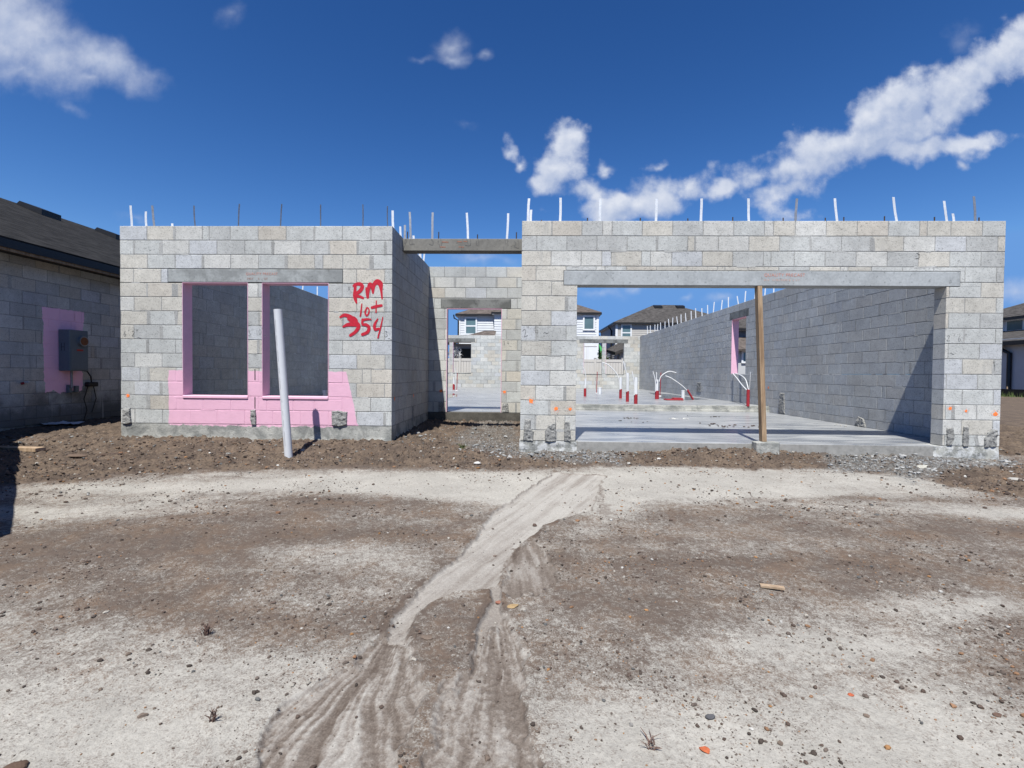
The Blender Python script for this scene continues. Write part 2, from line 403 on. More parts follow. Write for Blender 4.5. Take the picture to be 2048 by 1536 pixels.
GRAVEL_R = world_poly([(1640, 920), (1760, 898), (1860, 890), (1900, 905), (2000, 915), (2000, 930), (1880, 945), (1830, 965), (1760, 940), (1660, 940)])
DARKSOIL = world_poly([(-200, 885), (240, 868), (760, 886), (850, 840), (1040, 845), (1045, 905), (1250, 900), (1400, 893), (1550, 893), (1700, 905), (1880, 900), (2100, 935), (2150, 1010), (1960, 985), (1830, 952), (1690, 938), (1560, 922), (1300, 925), (1130, 935), (1000, 938), (700, 936), (420, 940), (250, 952), (100, 965), (-200, 985)])
MOUND = [(.8, 6.3), (1.6, 6.12), (2.6, 6.05), (3.6, 6.1), (4.4, 6.3), (5.2, 6.5), (5.2, 7.2), (.8, 7.2)]
RILL = world_poly([(1175, 945), (1205, 945), (1212, 985), (1222, 1015), (1240, 1030), (1190, 1030), (1196, 990)])
APEX_L = G(790, 1275); APEX_R = G(985, 1235)

def ground_fields(x, y):
    n1 = fbm(x, y, 1.1, 5, 1)-.5; n2 = fbm(x, y, 5, 4, 2)-.5; n3 = fbm(x, y, 18, 3, 3)-.5; n4 = fbm(x, y, 60, 2, 4)-.5
    # tyre-track like horizontal streaking across the lot
    ns = fbm(x*.35, y*2.6, 1.0, 5, 5)-.5
    def reg(poly, soft, amp1=.12, amp2=.05):
        d = sdist(x, y, poly) + n2*amp1*2 + n3*amp2*2
        return sstep(-soft, soft, d)
    brown = .72 + ns*1.3 + n1*.8
    brown = np.where(y > 7.3, .95, brown)
    def blend(v, m, k=1.0): return brown*(1-m*k) + v*m*k
    brown = blend(.86+ns*.7+n1*.5+n2*.3, reg(BROWN_L, .28, .25, .1))
    brown = blend(.34+ns*.8, reg(SAND_L2, .15), .8)
    brown = blend(.86+ns*.6+n1*.45+n2*.3, reg(BROWN_R, .28, .25, .1))
    brown = blend(.38+n1*.9+ns*.6, reg(SAND_LL, .18))
    brown = blend(.22+n1*.9+n2*.35, reg(SAND_RR, .18))
    brown = blend(.25+ns*.6, reg(SAND_R2, .12), .8)
    brown = blend(.85, reg(MID_BROWN, .05))
    brown = blend(.95, reg(BROWN_TAIL, .06), .7)
    dark = reg(DARKSOIL, .16, .28, .12); brown = blend(1.1+n2*.4, dark)
    dark = np.maximum(dark, np.where(y > 6.95, 1.0, 0))
    sb = reg(SAND_BAND, .15, .26, .12)
    brown = blend(.50+ns*1.3+n1*.5+n2*.4, sb); brown = blend(.0+n2*.5+np.maximum(ns, 0)*.6, reg(SAND_CORE, .12, .2), .9)
    dark = dark*(1-sb)
    mound = reg(MOUND, .12, .15, .06); dark = np.maximum(dark, mound); brown = blend(1.1, mound)
    gravel = np.maximum(reg(GRAVEL_M, .15, .15, .1)*.6, reg(GRAVEL_R, .15, .2, .12)*.85)
    # water-washed channel and fans
    wash = reg(WASH, .022, .03, .025); stream = reg(STREAM, .015, .02, .015)
    rill = reg(RILL, .05, .05, .04)*.6
    def fan(poly, apex, seed):
        m = reg(poly, .04, .09, .05)
        dx, dy = x-apex.x, y-apex.y-.30
        ang = np.arctan2(dx, np.maximum(-dy, .02)); r = np.hypot(dx, dy)
        wa = ang + n1*.20 + n2*.09
        b1 = fbm(wa*7, r*.9+seed*3, 1.0, 5, seed, .6)-.5
        r1 = 1-np.abs(fbm(wa*15+np.sin(r*3+seed)*.15, r*1.3+seed, 1.0, 3, seed+3, .5)*2-1)
        r2 = 1-np.abs(fbm(wa*38, r*2.2+seed, 1.0, 3, seed+5, .55)*2-1)
        st = b1*.8 + (np.clip(r1-.62, 0, 1)*.95-.15) + (np.clip(r2-.55, 0, 1)*.7-.13) + (fbm(x, y, 3.2, 4, 77)-.5)*.35 + n3*.14 + n4*.45 + n2*.10
        return m, st
    fl, sl = fan(FAN_L, APEX_L, 6); fr, sr = fan(FAN_R, APEX_R, 8)
    bf = reg(BROWN_FAN, .03, .08, .05); sbf = fbm((x+y*.1)*16, y*2.2, 1.0, 5, 9, .62)-.5
    washm = np.maximum.reduce([wash, stream, fl, fr, bf, rill])
    # brightness of washed silt: 1 pale .. 0 dark
    wl = (.86+n2*.35)*wash
    wl = np.where(fl > wash, .42+sl*1.0, wl); wl = np.where((fr > wash) & (fr >= fl), .40+sr*1.0, wl)
    wl = np.where((bf > .3), .34+sbf*1.8, wl); wl = np.where((stream > .5), .6, wl)
    wl = np.where((wash < .05) & (rill > .1), .45, wl)
    ca, al_ = x*.9-y*.42+n2*.04, -x*.42-y*.9
    flow = fbm(ca*13, al_*.8, 1.0, 6, 12, .68)-.5
    wl = wl + np.where(wash > .3, flow*1.1, 0)
    dark = dark*(1-washm)
    # relief
    ridged = 1-np.abs(fbm(x, y, 7, 4, 14)*2-1)
    clod = np.maximum(fbm(x, y, 11, 3, 15)-.52, 0)
    h = n1*.05 + n2*.010*(1-washm) + n3*.006*(1-washm*.8) + n4*.0035*(1-washm)
    h = h + dark*(clod*.07 + n2*.025 + n3*.014 + n4*.016 + np.maximum(fbm(x, y, 26, 3, 18)-.55, 0)*.09)
    h = h + np.clip(brown-.4, 0, 1)*(1-washm)*(clod*.05+n4*.004)
    h = h + gravel*(n3*.02+n4*.02)
    h = h - washm*.018 + fl*sl*.010 + fr*sr*.010 + washm*n3*.004 + washm*n4*.003 + np.where(wash > .3, flow*.006, 0)
    edge = np.maximum(washm*(1-washm)*4, 0)
    h = h + edge*.008
    ew = np.exp(-(np.minimum(np.abs(sdist(x, y, WASH)+n2*.06+n3*.05+.02), np.abs(sdist(x, y, STREAM)+n2*.04+n3*.03+.015))/.018)**2)
    brown = brown + ew*np.clip(.25+n2*3, 0, 1)*.7*(brown > .3)
    return h, np.clip(brown, 0, 1.4), dark, gravel, washm, np.clip(wl, 0, 1)

# ------------------------------------------------------------------ ground sheet
def ground_material():
    t = NT('bare_earth'); p = t.pos()
    A = t.attr('Mask'); r, g, b = t.sep(A.outputs['Color']); al = A.outputs['Alpha']
    W = t.attr('Wash').outputs['Fac']
    # brownness dithered by grains of several sizes
    f1 = t.noise(p, 34, 5, .72); f2 = t.noise(p, 130, 3, .7); f3 = t.noise(p, 9, 4, .6)
    gr = t.math('ADD', t.math('MULTIPLY', t.math('SUBTRACT', f1, .5), 1.7), t.math('MULTIPLY', t.math('SUBTRACT', f2, .5), 1.9))
    gr = t.math('ADD', gr, t.math('MULTIPLY', t.math('SUBTRACT', f3, .5), .8))
    m = t.ss(t.math('ADD', r, gr), .10, 1.02)
    sand = t.mulc((.290, .276, .250), t.math('MULTIPLY', t.lin(t.noise(p, 55, 4, .6), .25, .75, .84, 1.16), t.lin(t.noise(p, 2.2, 5, .6), .3, .7, .86, 1.1)))
    brn = t.mix(t.ss(t.noise(p, 3.5, 5, .65), .42, .66), (.090, .070, .058), (.112, .081, .061))
    brn = t.mulc(brn, t.math('MULTIPLY', t.lin(f2, .2, .8, .72, 1.3), t.lin(f3, .25, .75, .86, 1.15)))
    c = t.mix(m, sand, brn)
    # dark flecks of organic matter lying in the sand
    fk = t.math('MAXIMUM', t.ss(t.noise(p, 85, 2, .55), .63, .68), t.ss(t.noise(p, 170, 2, .6), .62, .69, 0, .7))
    fl = t.math('MULTIPLY', fk, t.math('MULTIPLY_ADD', t.ss(t.noise(p, 1.7, 4, .6), .38, .62), .65, .2))
    c = t.mix(fl, c, (.065, .05, .042))
    # damp turned soil by the house
    ds = t.mix(t.ss(t.noise(p, 5, 5, .65), .38, .64), (.078, .060, .048), (.128, .097, .073))
    ds = t.mulc(ds, t.math('MULTIPLY', t.lin(f2, .2, .8, .6, 1.45), t.lin(f1, .25, .75, .72, 1.3)))
    c = t.mix(g, c, ds)
    gv = t.mulc(t.mix(t.ss(t.noise(p, 28, 3, .7), .4, .62), (.08, .078, .075), (.21, .215, .212)), t.lin(f2, .2, .8, .6, 1.4))
    c = t.mix(t.math('MULTIPLY', b, t.ss(t.math('ADD', f1, t.math('MULTIPLY', f3, .6)), .62, .85)), c, gv)
    # washed silt
    Wd = t.math('ADD', W, t.math('ADD', t.math('MULTIPLY', t.math('SUBTRACT', f1, .5), t.lin(W, .3, .9, .6, .3)), t.math('MULTIPLY', t.math('SUBTRACT', f2, .5), t.lin(W, .3, .9, .5, .25))))
    ws = t.mix(t.lin(Wd, .42, 1), t.mix(t.lin(Wd, 0, .5), (.078, .061, .050), (.146, .124, .107)), (.285, .270, .247))
    ws = t.mulc(ws, t.math('MULTIPLY', t.lin(f2, .2, .8, .80, 1.2), t.lin(t.noise(p, 70, 4, .7), .25, .75, .9, 1.1)))
    ws = t.mix(t.math('MULTIPLY', t.ss(t.noise(p, 48, 2, .5), .70, .74), .7), ws, (.07, .055, .045))
    c = t.mix(t.ss(t.math('ADD', al, t.math('ADD', t.math('MULTIPLY', t.math('SUBTRACT', f1, .5), 1.3), t.math('MULTIPLY', t.math('SUBTRACT', f2, .5), .9))), .30, .70), c, ws)
    h = t.math('ADD', t.math('MULTIPLY', f1, t.lin(al, 0, 1, 1.0, .25)), t.math('MULTIPLY', f2, t.lin(al, 0, 1, .6, .3)))
    h = t.math('MULTIPLY', h, t.math('ADD', t.math('MULTIPLY_ADD', g, .8, .8), t.math('MULTIPLY', r, .8)))
    return t.out(c, .97, t.bump(h, .6, .012), spec=.1)
M_GROUND = ground_material()

def grid_mesh(xs, ys, zf):
    X, Y = np.meshgrid(xs, ys); x = X.ravel(); y = Y.ravel()
    nx, ny = len(xs), len(ys)
    idx = np.arange(nx*ny).reshape(ny, nx)
    q = np.stack([idx[:-1, :-1], idx[:-1, 1:], idx[1:, 1:], idx[1:, :-1]], -1).reshape(-1, 4)
    return x, y, q
ys = [.75]
while ys[-1] < 11.2: ys.append(ys[-1] + max(.0042, .0033*ys[-1]))
ys = np.array(ys); xs = np.concatenate([np.arange(-9.2, -2.7, .0135), np.arange(-2.7, 2.7, .0062), np.arange(2.7, 9.7, .0135)])
gx, gy, gq = grid_mesh(xs, ys, None)
gh, gb, gd, gg, gw, gl = ground_fields(gx, gy)
xb0, xb1, yb0, yb1 = xs[0], xs[-1], ys[0], ys[-1]
ed = np.minimum.reduce([gx-xb0, xb1-gx, gy-yb0, yb1-gy]); fade = sstep(0, .5, ed)
gz = base_h(gx, gy) + gh*fade
# coarse outer sheet to the horizon, dipping under the fine one
def spaced(a, b): return np.concatenate([-np.geomspace(900, 12, 26), np.linspace(-11, 12, 47), np.geomspace(13, 900, 26)])
ox, oy, oq = grid_mesh(spaced(0, 0), np.concatenate([-np.geomspace(700, 2, 24), np.linspace(-1, 14, 31), np.geomspace(15, 1200, 30)]), None)
oed = np.minimum.reduce([ox-xb0, xb1-ox, oy-yb0, yb1-oy])
oz = base_h(ox, oy) - .004 - .12*sstep(.25, .8, oed)
nv = len(gx)
V = np.stack([np.concatenate([gx, ox]), np.concatenate([gy, oy]), np.concatenate([gz, oz])], -1).astype(np.float32)
Q = np.concatenate([gq, oq+nv]).astype(np.int32)
me = bpy.data.meshes.new('ground')
me.vertices.add(len(V)); me.vertices.foreach_set('co', V.ravel())
me.loops.add(Q.size); me.loops.foreach_set('vertex_index', Q.ravel())
me.polygons.add(len(Q)); me.polygons.foreach_set('loop_start', np.arange(0, Q.size, 4, dtype=np.int32))
me.polygons.foreach_set('use_smooth', np.ones(len(Q), bool))
me.update(calc_edges=True)
no = len(ox)
mask = np.stack([np.concatenate([gb, np.full(no, .9)]), np.concatenate([gd, np.full(no, .85)]), np.concatenate([gg, np.zeros(no)]), np.concatenate([gw, np.zeros(no)])], -1).astype(np.float32)
a = me.color_attributes.new('Mask', 'FLOAT_COLOR', 'POINT'); a.data.foreach_set('color', mask.ravel())
a = me.attributes.new('Wash', 'FLOAT', 'POINT'); a.data.foreach_set('value', np.concatenate([gl, np.zeros(no)]).astype(np.float32))
me.materials.append(M_GROUND)
ground = bpy.data.objects.new('ground', me); COL.objects.link(ground); ground['kind'] = 'structure'
ground['label'] = 'bare sandy earth of the building plot'
def gz_at(x, y):
    x = np.array([x], float); y = np.array([y], float)
    return float((base_h(x, y) + ground_fields(x, y)[0])[0])

# ------------------------------------------------------------------ block walls
TONES = [((.40, .41, .40), 5), ((.43, .415, .375), 4), ((.40, .413, .425), 1.6), ((.42, .395, .35), 1.5), ((.455, .455, .435), 3), ((.365, .372, .365), 3)]
def tone(r):
    c = r.choices([t[0] for t in TONES], [t[1] for t in TONES])[0]; k = r.uniform(.95, 1.06)
    return (c[0]*k, c[1]*k, c[2]*k, 1)
MORTAR = (.255, .257, .25, 1)
def subtract(rects, cut):
    out = []
    a0, a1, b0, b1 = cut
    for (s0, s1, z0, z1) in rects:
        if s1 <= a0 or s0 >= a1 or z1 <= b0 or z0 >= b1: out.append((s0, s1, z0, z1)); continue
        if z1 > b1: out.append((s0, s1, b1, z1)); z1c = b1
        else: z1c = z1
        if z0 < b0: out.append((s0, s1, z0, b0)); z0c = b0
        else: z0c = z0
        if s0 < a0: out.append((s0, a0, z0c, z1c))
        if s1 > a1: out.append((a1, s1, z0c, z1c))
    return out
def block_wall(label, O, D, N, L, zb, cuts, mat, parent, seed, offset=0.0, tk=1.0, tm=(.395, .41, .425), zt=T, th=TH, smear=.4, single=False, bump=0.0, flush=()):
    """O: corner (x, y) of the outer face, D: along the wall, N: outward normal; every block is a chamfered prism, the mortar a recessed core"""
    r = random.Random(seed); D = Vector((*D, 0)); N = Vector((*N, 0)); O = Vector((*O, 0)); Z = Vector((0, 0, 1))
    flip = D.cross(Z).dot(N) < 0
    mb = MB()
    def P(s, z, n): return O + D*s + Z*z + N*n
    def prism(s0, s1, z0, z1, n0, n1, ch, col, jit=.0012):
        j = lambda: r.uniform(-jit, jit)
        n0 += r.uniform(-.0008, .0008)
        vs = []
        jit *= r.choice((1, 1, 2, 3.5))
        for (n, i) in ((n0, ch), (n0-ch*.8, 0), (n1+ch*.8, 0), (n1, ch)):
            for (s, z) in ((s0+i, z0+i), (s1-i, z0+i), (s1-i, z1-i), (s0+i, z1-i)):
                vs.append(P(s+(j() if i else 0), z+(j() if i else 0), n))
        fs = [(0, 1, 2, 3), (15, 14, 13, 12)]
        for a in (0, 4, 8):
            for k in range(4):
                k2 = (k+1) % 4; fs.append((a+k, a+4+k, a+4+k2, a+k2))
        if flip: fs = [tuple(reversed(f)) for f in fs]
        mb.add(vs, fs, col)
    g = .0052; k = 0; z1 = zt
    while z1 > zb+.01:
        z0 = max(z1-C, zb)
        # recessed mortar core
        for (a0, a1, b0, b1) in (lambda R: R)(__import__('functools').reduce(subtract, cuts, [(0, L, z0, z1)])):
            if a1-a0 > .012 and b1-b0 > .012:
                mb.hexa([P(a0+.002, b0, -.0035), P(a1-.002, b0, -.0035), P(a1-.002, b0, -th+.0035), P(a0+.002, b0, -th+.0035),
                         P(a0+.002, b1-.0005, -.0035), P(a1-.002, b1-.0005, -.0035), P(a1-.002, b1-.0005, -th+.0035), P(a0+.002, b1-.0005, -th+.0035)], MORTAR)
        s = -offset - (C if k % 2 else 0) - 2*C + (r.uniform(-.008, .008))
        edges = []
        while s < L:
            edges.append(s)
            if r.random() < .07: edges.append(s+r.choice((.1, .28, .12)))
            s += 2*C
        edges.append(s)
        for a0, a1 in zip(edges[:-1], edges[1:]):
            c0, c1 = max(a0, 0), min(a1, L)
            if c1-c0 < .02: continue
            e0 = c0 + (g if a0 > 0 else 0); e1 = c1 - (g if a1 < L else 0)
            rc = [(e0, e1, z0+g, z1-(g if k else 0))]
            for q in cuts: rc = subtract(rc, (q[0]+.0, q[1]-.0, q[2]-g*.6, q[3]+g*.6))
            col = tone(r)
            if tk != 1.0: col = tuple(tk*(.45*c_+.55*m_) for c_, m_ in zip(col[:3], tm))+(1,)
            for (b0, b1, d0, d1) in rc:
                if b1-b0 > .018 and d1-d0 > .018: prism(b0, b1, d0, d1, 0, -th, .0035, col)
            # mortar squeezed out along a bed joint
            if r.random() < .3 and k:
                w0 = a0+r.uniform(0, .2); w1 = w0+r.uniform(.06, .3)
                if w0 > .01 and w1 < L-.01 and not any(w1 > q[0]-.02 and w0 < q[1]+.02 and z1+.02 > q[2] and z1-.02 < q[3] for q in cuts):
                    kk = r.uniform(1.1, 1.45); col3 = tuple(q*kk for q in MORTAR[:3])+(1,); hh = r.uniform(.004, .011)
                    prism(w0, w1, z1-hh, z1+hh*.8, .0009, -.006, .002, col3, .004)
                    if not single: prism(w0, w1, z1-hh, z1+hh*.8, -th+.006, -th-.0009, .002, col3, .004)
            # mortar smeared over a head joint
            if r.random() < smear and a0 > .05 and a0 < L-.05:
                w = r.uniform(.012, .03); m = (a0-w, a0+w*r.uniform(.5, 1.3), z0+.006, z1-.008)
                if not any(m[1] > q[0]-.02 and m[0] < q[1]+.02 and m[3] > q[2] and m[2] < q[3] for q in cuts):
                    kk = r.uniform(1.0, 1.35)
                    col2 = tuple(q*kk for q in MORTAR[:3]) + (1,)
                    prism(m[0], m[1], m[2], m[3], .0012, -.01, .003, col2, .006)
                    if not single: prism(m[0], m[1], m[2], m[3], -th+.01, -th-.0012, .003, col2, .006)
        z1 = z0; k += 1
    return mb.build('block_wall', mat, parent, label=label)

house = thing('unfinished_house', 'unfinished grey concrete block house shell with open garage and no roof', 'house', (0, YG, .4))

# cut rectangles (along wall, height)
LB = (-5.184-XBL, -2.629-XBL, 2.668, 2.864)
W1 = (-4.968-XBL, -4.007-XBL, 1.0, 2.70); W2 = (-3.802-XBL, -2.837-XBL, 1.0, 2.70)
bay_wall = block_wall('front wall of the bay with two window openings, pink primer and red lettering', (XBL, YB), (1, 0), (0, -1), XBR-XBL, ZS, [LB, W1, W2], M_BAY, house, 3, 0.0)
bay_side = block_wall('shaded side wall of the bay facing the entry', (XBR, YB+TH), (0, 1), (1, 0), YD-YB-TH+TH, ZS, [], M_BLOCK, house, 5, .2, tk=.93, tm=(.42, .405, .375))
DC = (-1.572-XBR-.0, -.492-XBR, ZS-.05, 2.715); DL = (-1.688-XBR, -.316-XBR, 2.664, 2.846)
entry_wall = block_wall('entry wall with the door opening', (XBR, YD), (1, 0), (0, -1), XGL-XBR, ZS, [DC, DL], M_BLOCK, house, 8, .1)
GC = (.677-XGL, 5.573-XGL, .2, 2.65); GL = (.490-XGL, 5.748-XGL, 2.607, 2.809)
garage_wall = block_wall('sunlit garage front wall with the wide door opening', (XGL, YG), (1, 0), (0, -1), XGR-XGL, ZG-.002, [GC, GL], M_BLOCK, house, 12, 0.0, smear=.18)
garage_side = block_wall('garage wall beside the entry', (XGL+TH, YG+TH), (0, 1), (1, 0), YD-YG, ZG-.002, [], M_BLOCK, house, 14, .2)
RW = (14.02-YG-TH, 14.98-YG-TH, 1.455, 3.10); RL = (13.87-YG-TH, 15.16-YG-TH, 3.07, 3.27)
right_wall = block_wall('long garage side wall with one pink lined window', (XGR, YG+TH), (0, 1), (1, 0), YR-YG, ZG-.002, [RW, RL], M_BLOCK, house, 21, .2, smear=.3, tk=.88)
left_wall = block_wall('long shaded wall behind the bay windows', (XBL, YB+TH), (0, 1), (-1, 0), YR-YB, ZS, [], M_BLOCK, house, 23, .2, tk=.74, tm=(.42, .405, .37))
x0 = XBL+TH
def rr(a, b, z0, z1): return (a-x0, b-x0, z0, z1)
REARCUT = [rr(3.096, 4.095, 1.43, 3.11), rr(4.29, 5.272, 1.43, 3.11), rr(2.855, 5.475, 3.10, 3.30), rr(-4.039, -3.039, 1.43, 3.11), rr(-5.235, -4.235, 1.43, 3.11), rr(-5.43, -2.832, 3.10, 3.30)]
rear_wall = block_wall('end wall of the house with paired window openings', (x0, YR+TH), (1, 0), (0, 1), XGR-TH-x0, ZS, REARCUT, M_BLOCK, house, 27, .1)

# lintels, sills, pink window linings -----------------------------------------------------------
def lintel(x0, x1, y0, y1, z0, z1, mat, parent, axis='x'):
    return MB().bbox(x0, x1, y0, y1, z0, z1, .006).build('lintel', mat, parent)
lintel_bay = lintel(LB[0]+XBL+.006, LB[1]+XBL-.006, YB-.003, YB+TH+.003, LB[2]+.006, LB[3]-.004, M_LINTEL_D if False else M_LINTEL, bay_wall)
lintel(DL[0]+XBR+.005, DL[1]+XBR-.005, YD-.003, YD+TH+.003, DL[2]+.004, DL[3]-.003, M_LINTEL_D, entry_wall)
lintel_garage = lintel(GL[0]+XGL+.005, GL[1]+XGL-.005, YG-.004, YG+TH+.003, GL[2]+.003, GL[3]-.004, lintel_material('pale_precast_lintel', (.33, .35, .36), .84), garage_wall)
MB().bbox(XGR-TH-.003, XGR+.003, RL[0]+YG+TH+.005, RL[1]+YG+TH-.005, RL[2]+.003, RL[3]-.004, .006).build('lintel', M_LINTEL_D, right_wall)
for (a, b) in ((2.86, 5.47), (-5.42, -2.84)): lintel(a, b, YR-.003, YR+TH+.003, 3.105, 3.296, M_LINTEL_D, rear_wall)
def reveal(x0, x1, y0, y1, z0, z1, parent, sides='lrt', th=.006, name='window_lining', mat=None):
    m = MB()
    if 'l' in sides: m.box(x0, x0+th, y0, y1, z0, z1)
    if 'r' in sides: m.box(x1-th, x1, y0, y1, z0, z1)
    if 't' in sides: m.box(x0+th+.0005, x1-th-.0005, y0+.001, y1-.001, z1-th, z1-.0005)
    return m.build(name, mat or M_PINK, parent)
for w in (W1, W2):
    a, b = w[0]+XBL, w[1]+XBL
    reveal(a, b, YB-.002, YB+TH+.002, 1.046, 2.669, bay_wall)
    MB().bbox(a-.0, b+.0, YB-.014, YB+TH-.03, .999, 1.046, .010).build('window_sill', M_PINK, bay_wall)
    MB().bbox(a+.02, b-.02, YB+TH-.028, YB+TH+.002, .999, 1.03, .004).build('sill_back', M_FOUND, bay_wall)
reveal(DC[0]+XBR, DC[1]+XBR, YD-.004, YD+.07, ZS+.004, 2.663, entry_wall, th=.009, name='door_lining')
m = MB(); yy0, yy1 = RW[0]+YG+TH, RW[1]+YG+TH
m.box(XGR-TH-.002, XGR+.002, yy1-.006, yy1, 1.46, 3.066); m.box(XGR-TH-.001, XGR+.001, yy0+.001, yy1-.007, 3.060, 3.0665)
m.build('window_lining', M_PINK, right_wall)
for (a, b) in ((3.096, 4.095), (4.29, 5.272), (-4.039, -3.039), (-5.235, -4.235)):
    MB().bbox(a, b, YR-.02, YR+TH+.02, 1.40, 1.432, .005).build('window_sill', M_FOUND, rear_wall)
    mm = MB(); mm.box(a, a+.012, YR-.001, YR+TH, 1.434, 3.10).build('window_lining', M_PINK, rear_wall)

# slabs and foundations -------------------------------------------------------------------------
def rough_face(x0, x1, y, z0, z1, amp, axis='x', sgn=-1, back=.25, seed=0, dx=.02):
    """foundation strip with a broken, bulging front face"""
    nx = max(2, int((x1-x0)/dx)); nz = 14; X = np.linspace(x0, x1, nx); Zs = np.linspace(z0, z1, nz)
    XX, ZZ = np.meshgrid(X, Zs); n = fbm(XX.ravel()+seed, ZZ.ravel()*2+seed, 7, 4, seed+30)
    line = .45+.25*(fbm(XX.ravel(), XX.ravel()*0+seed, 1.6, 3, seed+40)-.5)*2
    tz = (ZZ.ravel()-z0)/(z1-z0)
    d = amp*(n-.45) + np.where(tz < line, amp*.9, 0)
    d = np.where(tz > .97, np.minimum(d, 0), d)
    vs = [(x, y+sgn*dd, z) if axis == 'x' else (y+sgn*dd, x, z) for x, z, dd in zip(XX.ravel(), ZZ.ravel(), d)]
    fs = [(j*nx+i, j*nx+i+1, (j+1)*nx+i+1, (j+1)*nx+i) for j in range(nz-1) for i in range(nx-1)]
    mb = MB().add(vs, fs)
    b = y-sgn*back
    top = [(vs[(nz-1)*nx+i]) for i in range(nx)]
    tb = [(v[0], b, z1) if axis == 'x' else (b, v[1], z1) for v in top]
    mb.add(top+tb, [(i, i+1, nx+i+1, nx+i) for i in range(nx-1)])
    for e in (0, nx-1):
        col = [vs[j*nx+e] for j in range(nz)]; cb = [(v[0], b, v[2]) if axis == 'x' else (b, v[1], v[2]) for v in col]
        mb.add(col+cb, [(j, j+1, nz+j+1, nz+j) for j in range(nz-1)])
    return mb
rough_face(XBL, XBR, YB+.002, .15, ZS-.003, .022, seed=1).build('foundation', M_FOUNDP, house, True)
rough_face(YB+.01, YD, XBR-.002, .15, ZS-.003, .014, 'y', 1, seed=2).build('foundation', M_FOUND, house, True)
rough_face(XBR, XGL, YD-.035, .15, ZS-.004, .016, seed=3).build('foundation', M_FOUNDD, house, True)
rough_face(XGL-.01, .70, YG-.004, .1, ZG-.006, .03, seed=4).build('foundation', M_FOUNDW, house, True)
rough_face(5.45, XGR-.015, YG-.004, .1, ZG-.006, .03, seed=5).build('foundation', M_FOUNDW, house, True)
s = MB()
s.box(XBL+TH+.002, XGR-TH-.002, 12.62, YR-.002, .2, ZS)                       # main floor
s.box(XBL+TH+.002, XGL+.05, YD+TH+.002, 12.618, .2, ZS-.001)
s.box(XBR, XGL, YD-.01, YD+TH, .2, ZS-.006)                                     # door threshold
s.box(XBL+TH+.002, XBR-TH-.002, YB+TH+.002, YD+TH, .2, ZS-.002)
s.build('slab', M_SLAB, house, label='pale concrete floor of the house')
s = MB(); s.bbox(.70, 5.448, YG-.012, YG+TH, .15, ZG-.001, .006)
s.box(XGL+TH+.002, XGR-TH-.002, YG+TH+.001, 12.616, .15, ZG)
s.build('slab', M_SLAB, house, label='pale concrete garage floor, one step lower')
rough_face(XGL+TH, XGR-TH, 12.612, ZG-.05, ZS+.001, .012, seed=9).build('slab_step', M_FOUND, house, True)
# neighbouring footing pad under the shore post
# grout patches in the lowest course -------------------------------------------------------------
def patch(px, plane, axis, parent, mat, thick=.02, seed=0, sgn=-1):
    """px: outline polygon in wall coordinates (s, z)"""
    r = random.Random(seed); pts = np.array(px, dtype=float)
    cx, cz = pts.mean(0)
    # resample outline
    ring = []
    n = len(pts)
    for i in range(n):
        a, b = pts[i], pts[(i+1) % n]; k = max(2, int(np.hypot(*(b-a))/.012))
        for j in range(k):
            q = a+(b-a)*j/k; ring.append(q+np.array([r.uniform(-.004, .004), r.uniform(-.004, .004)]))
    ring = np.array(ring); K = len(ring); vs = []; fs = []
    levels = [1.0, .9, .75, .6, .45, .3, .15]
    for li, f in enumerate(levels):
        for q in ring:
            s, z = cx+(q[0]-cx)*f, cz+(q[1]-cz)*f
            d = 0 if li == 0 else thick*(.25+1.1*float(fbm(np.array([s*1.0+seed]), np.array([z+seed*.3]), 26, 3, 50+seed)[0]))
            vs.append((s, plane+sgn*d, z) if axis == 'x' else (plane+sgn*d, s, z))
    for li in range(len(levels)-1):
        for k in range(K): k2 = (k+1) % K; fs.append((li*K+k, li*K+k2, (li+1)*K+k2, (li+1)*K+k))
    fs.append(tuple((len(levels)-1)*K+k for k in range(K)))
    return MB().add(vs, fs).build('grout_patch', mat, parent)
def pxpoly(pts, Y): return [(atY(x, y, Y).x, atY(x, y, Y).z) for x, y in pts]
gp = [  # outlines on the two front planes
    ([(246, 817), (261, 816), (262, 832), (264, 845), (258, 848), (245, 847)], YB, bay_wall),
    ([(502, 820), (511, 819), (513, 835), (512, 850), (504, 850), (501, 835)], YB, bay_wall),
    ([(663, 822), (678, 821), (695, 824), (694, 850), (680, 853), (664, 851)], YB, bay_wall),
    ([(1050, 838), (1061, 838), (1061, 857), (1067, 863), (1066, 883), (1046, 882), (1048, 858)], YG, garage_wall),
    ([(1097, 851), (1106, 846), (1111, 846), (1112, 884), (1090, 884), (1090, 862)], YG, garage_wall),
    ([(1129, 843), (1138, 842), (1141, 865), (1141, 884), (1128, 883)], YG, garage_wall),
    ([(1893, 856), (1905, 854), (1907, 870), (1906, 880), (1901, 891), (1892, 892)], YG, garage_wall),
    ([(1927, 852), (1935, 852), (1936, 894), (1924, 894), (1925, 868)], YG, garage_wall),
    ([(1974, 866), (1983, 858), (1995, 860), (1992, 894), (1968, 895), (1968, 876)], YG, garage_wall),
    ([(877, 804), (888, 804), (888, 823), (877, 824)], YD, entry_wall),
    ([(1006, 806), (1016, 806), (1018, 824), (1003, 826), (1004, 816)], YD, entry_wall)]
for i, (pts, Y, par) in enumerate(gp): patch(pxpoly(pts, Y), Y-.001, 'x', par, M_GROUT, .026, i)
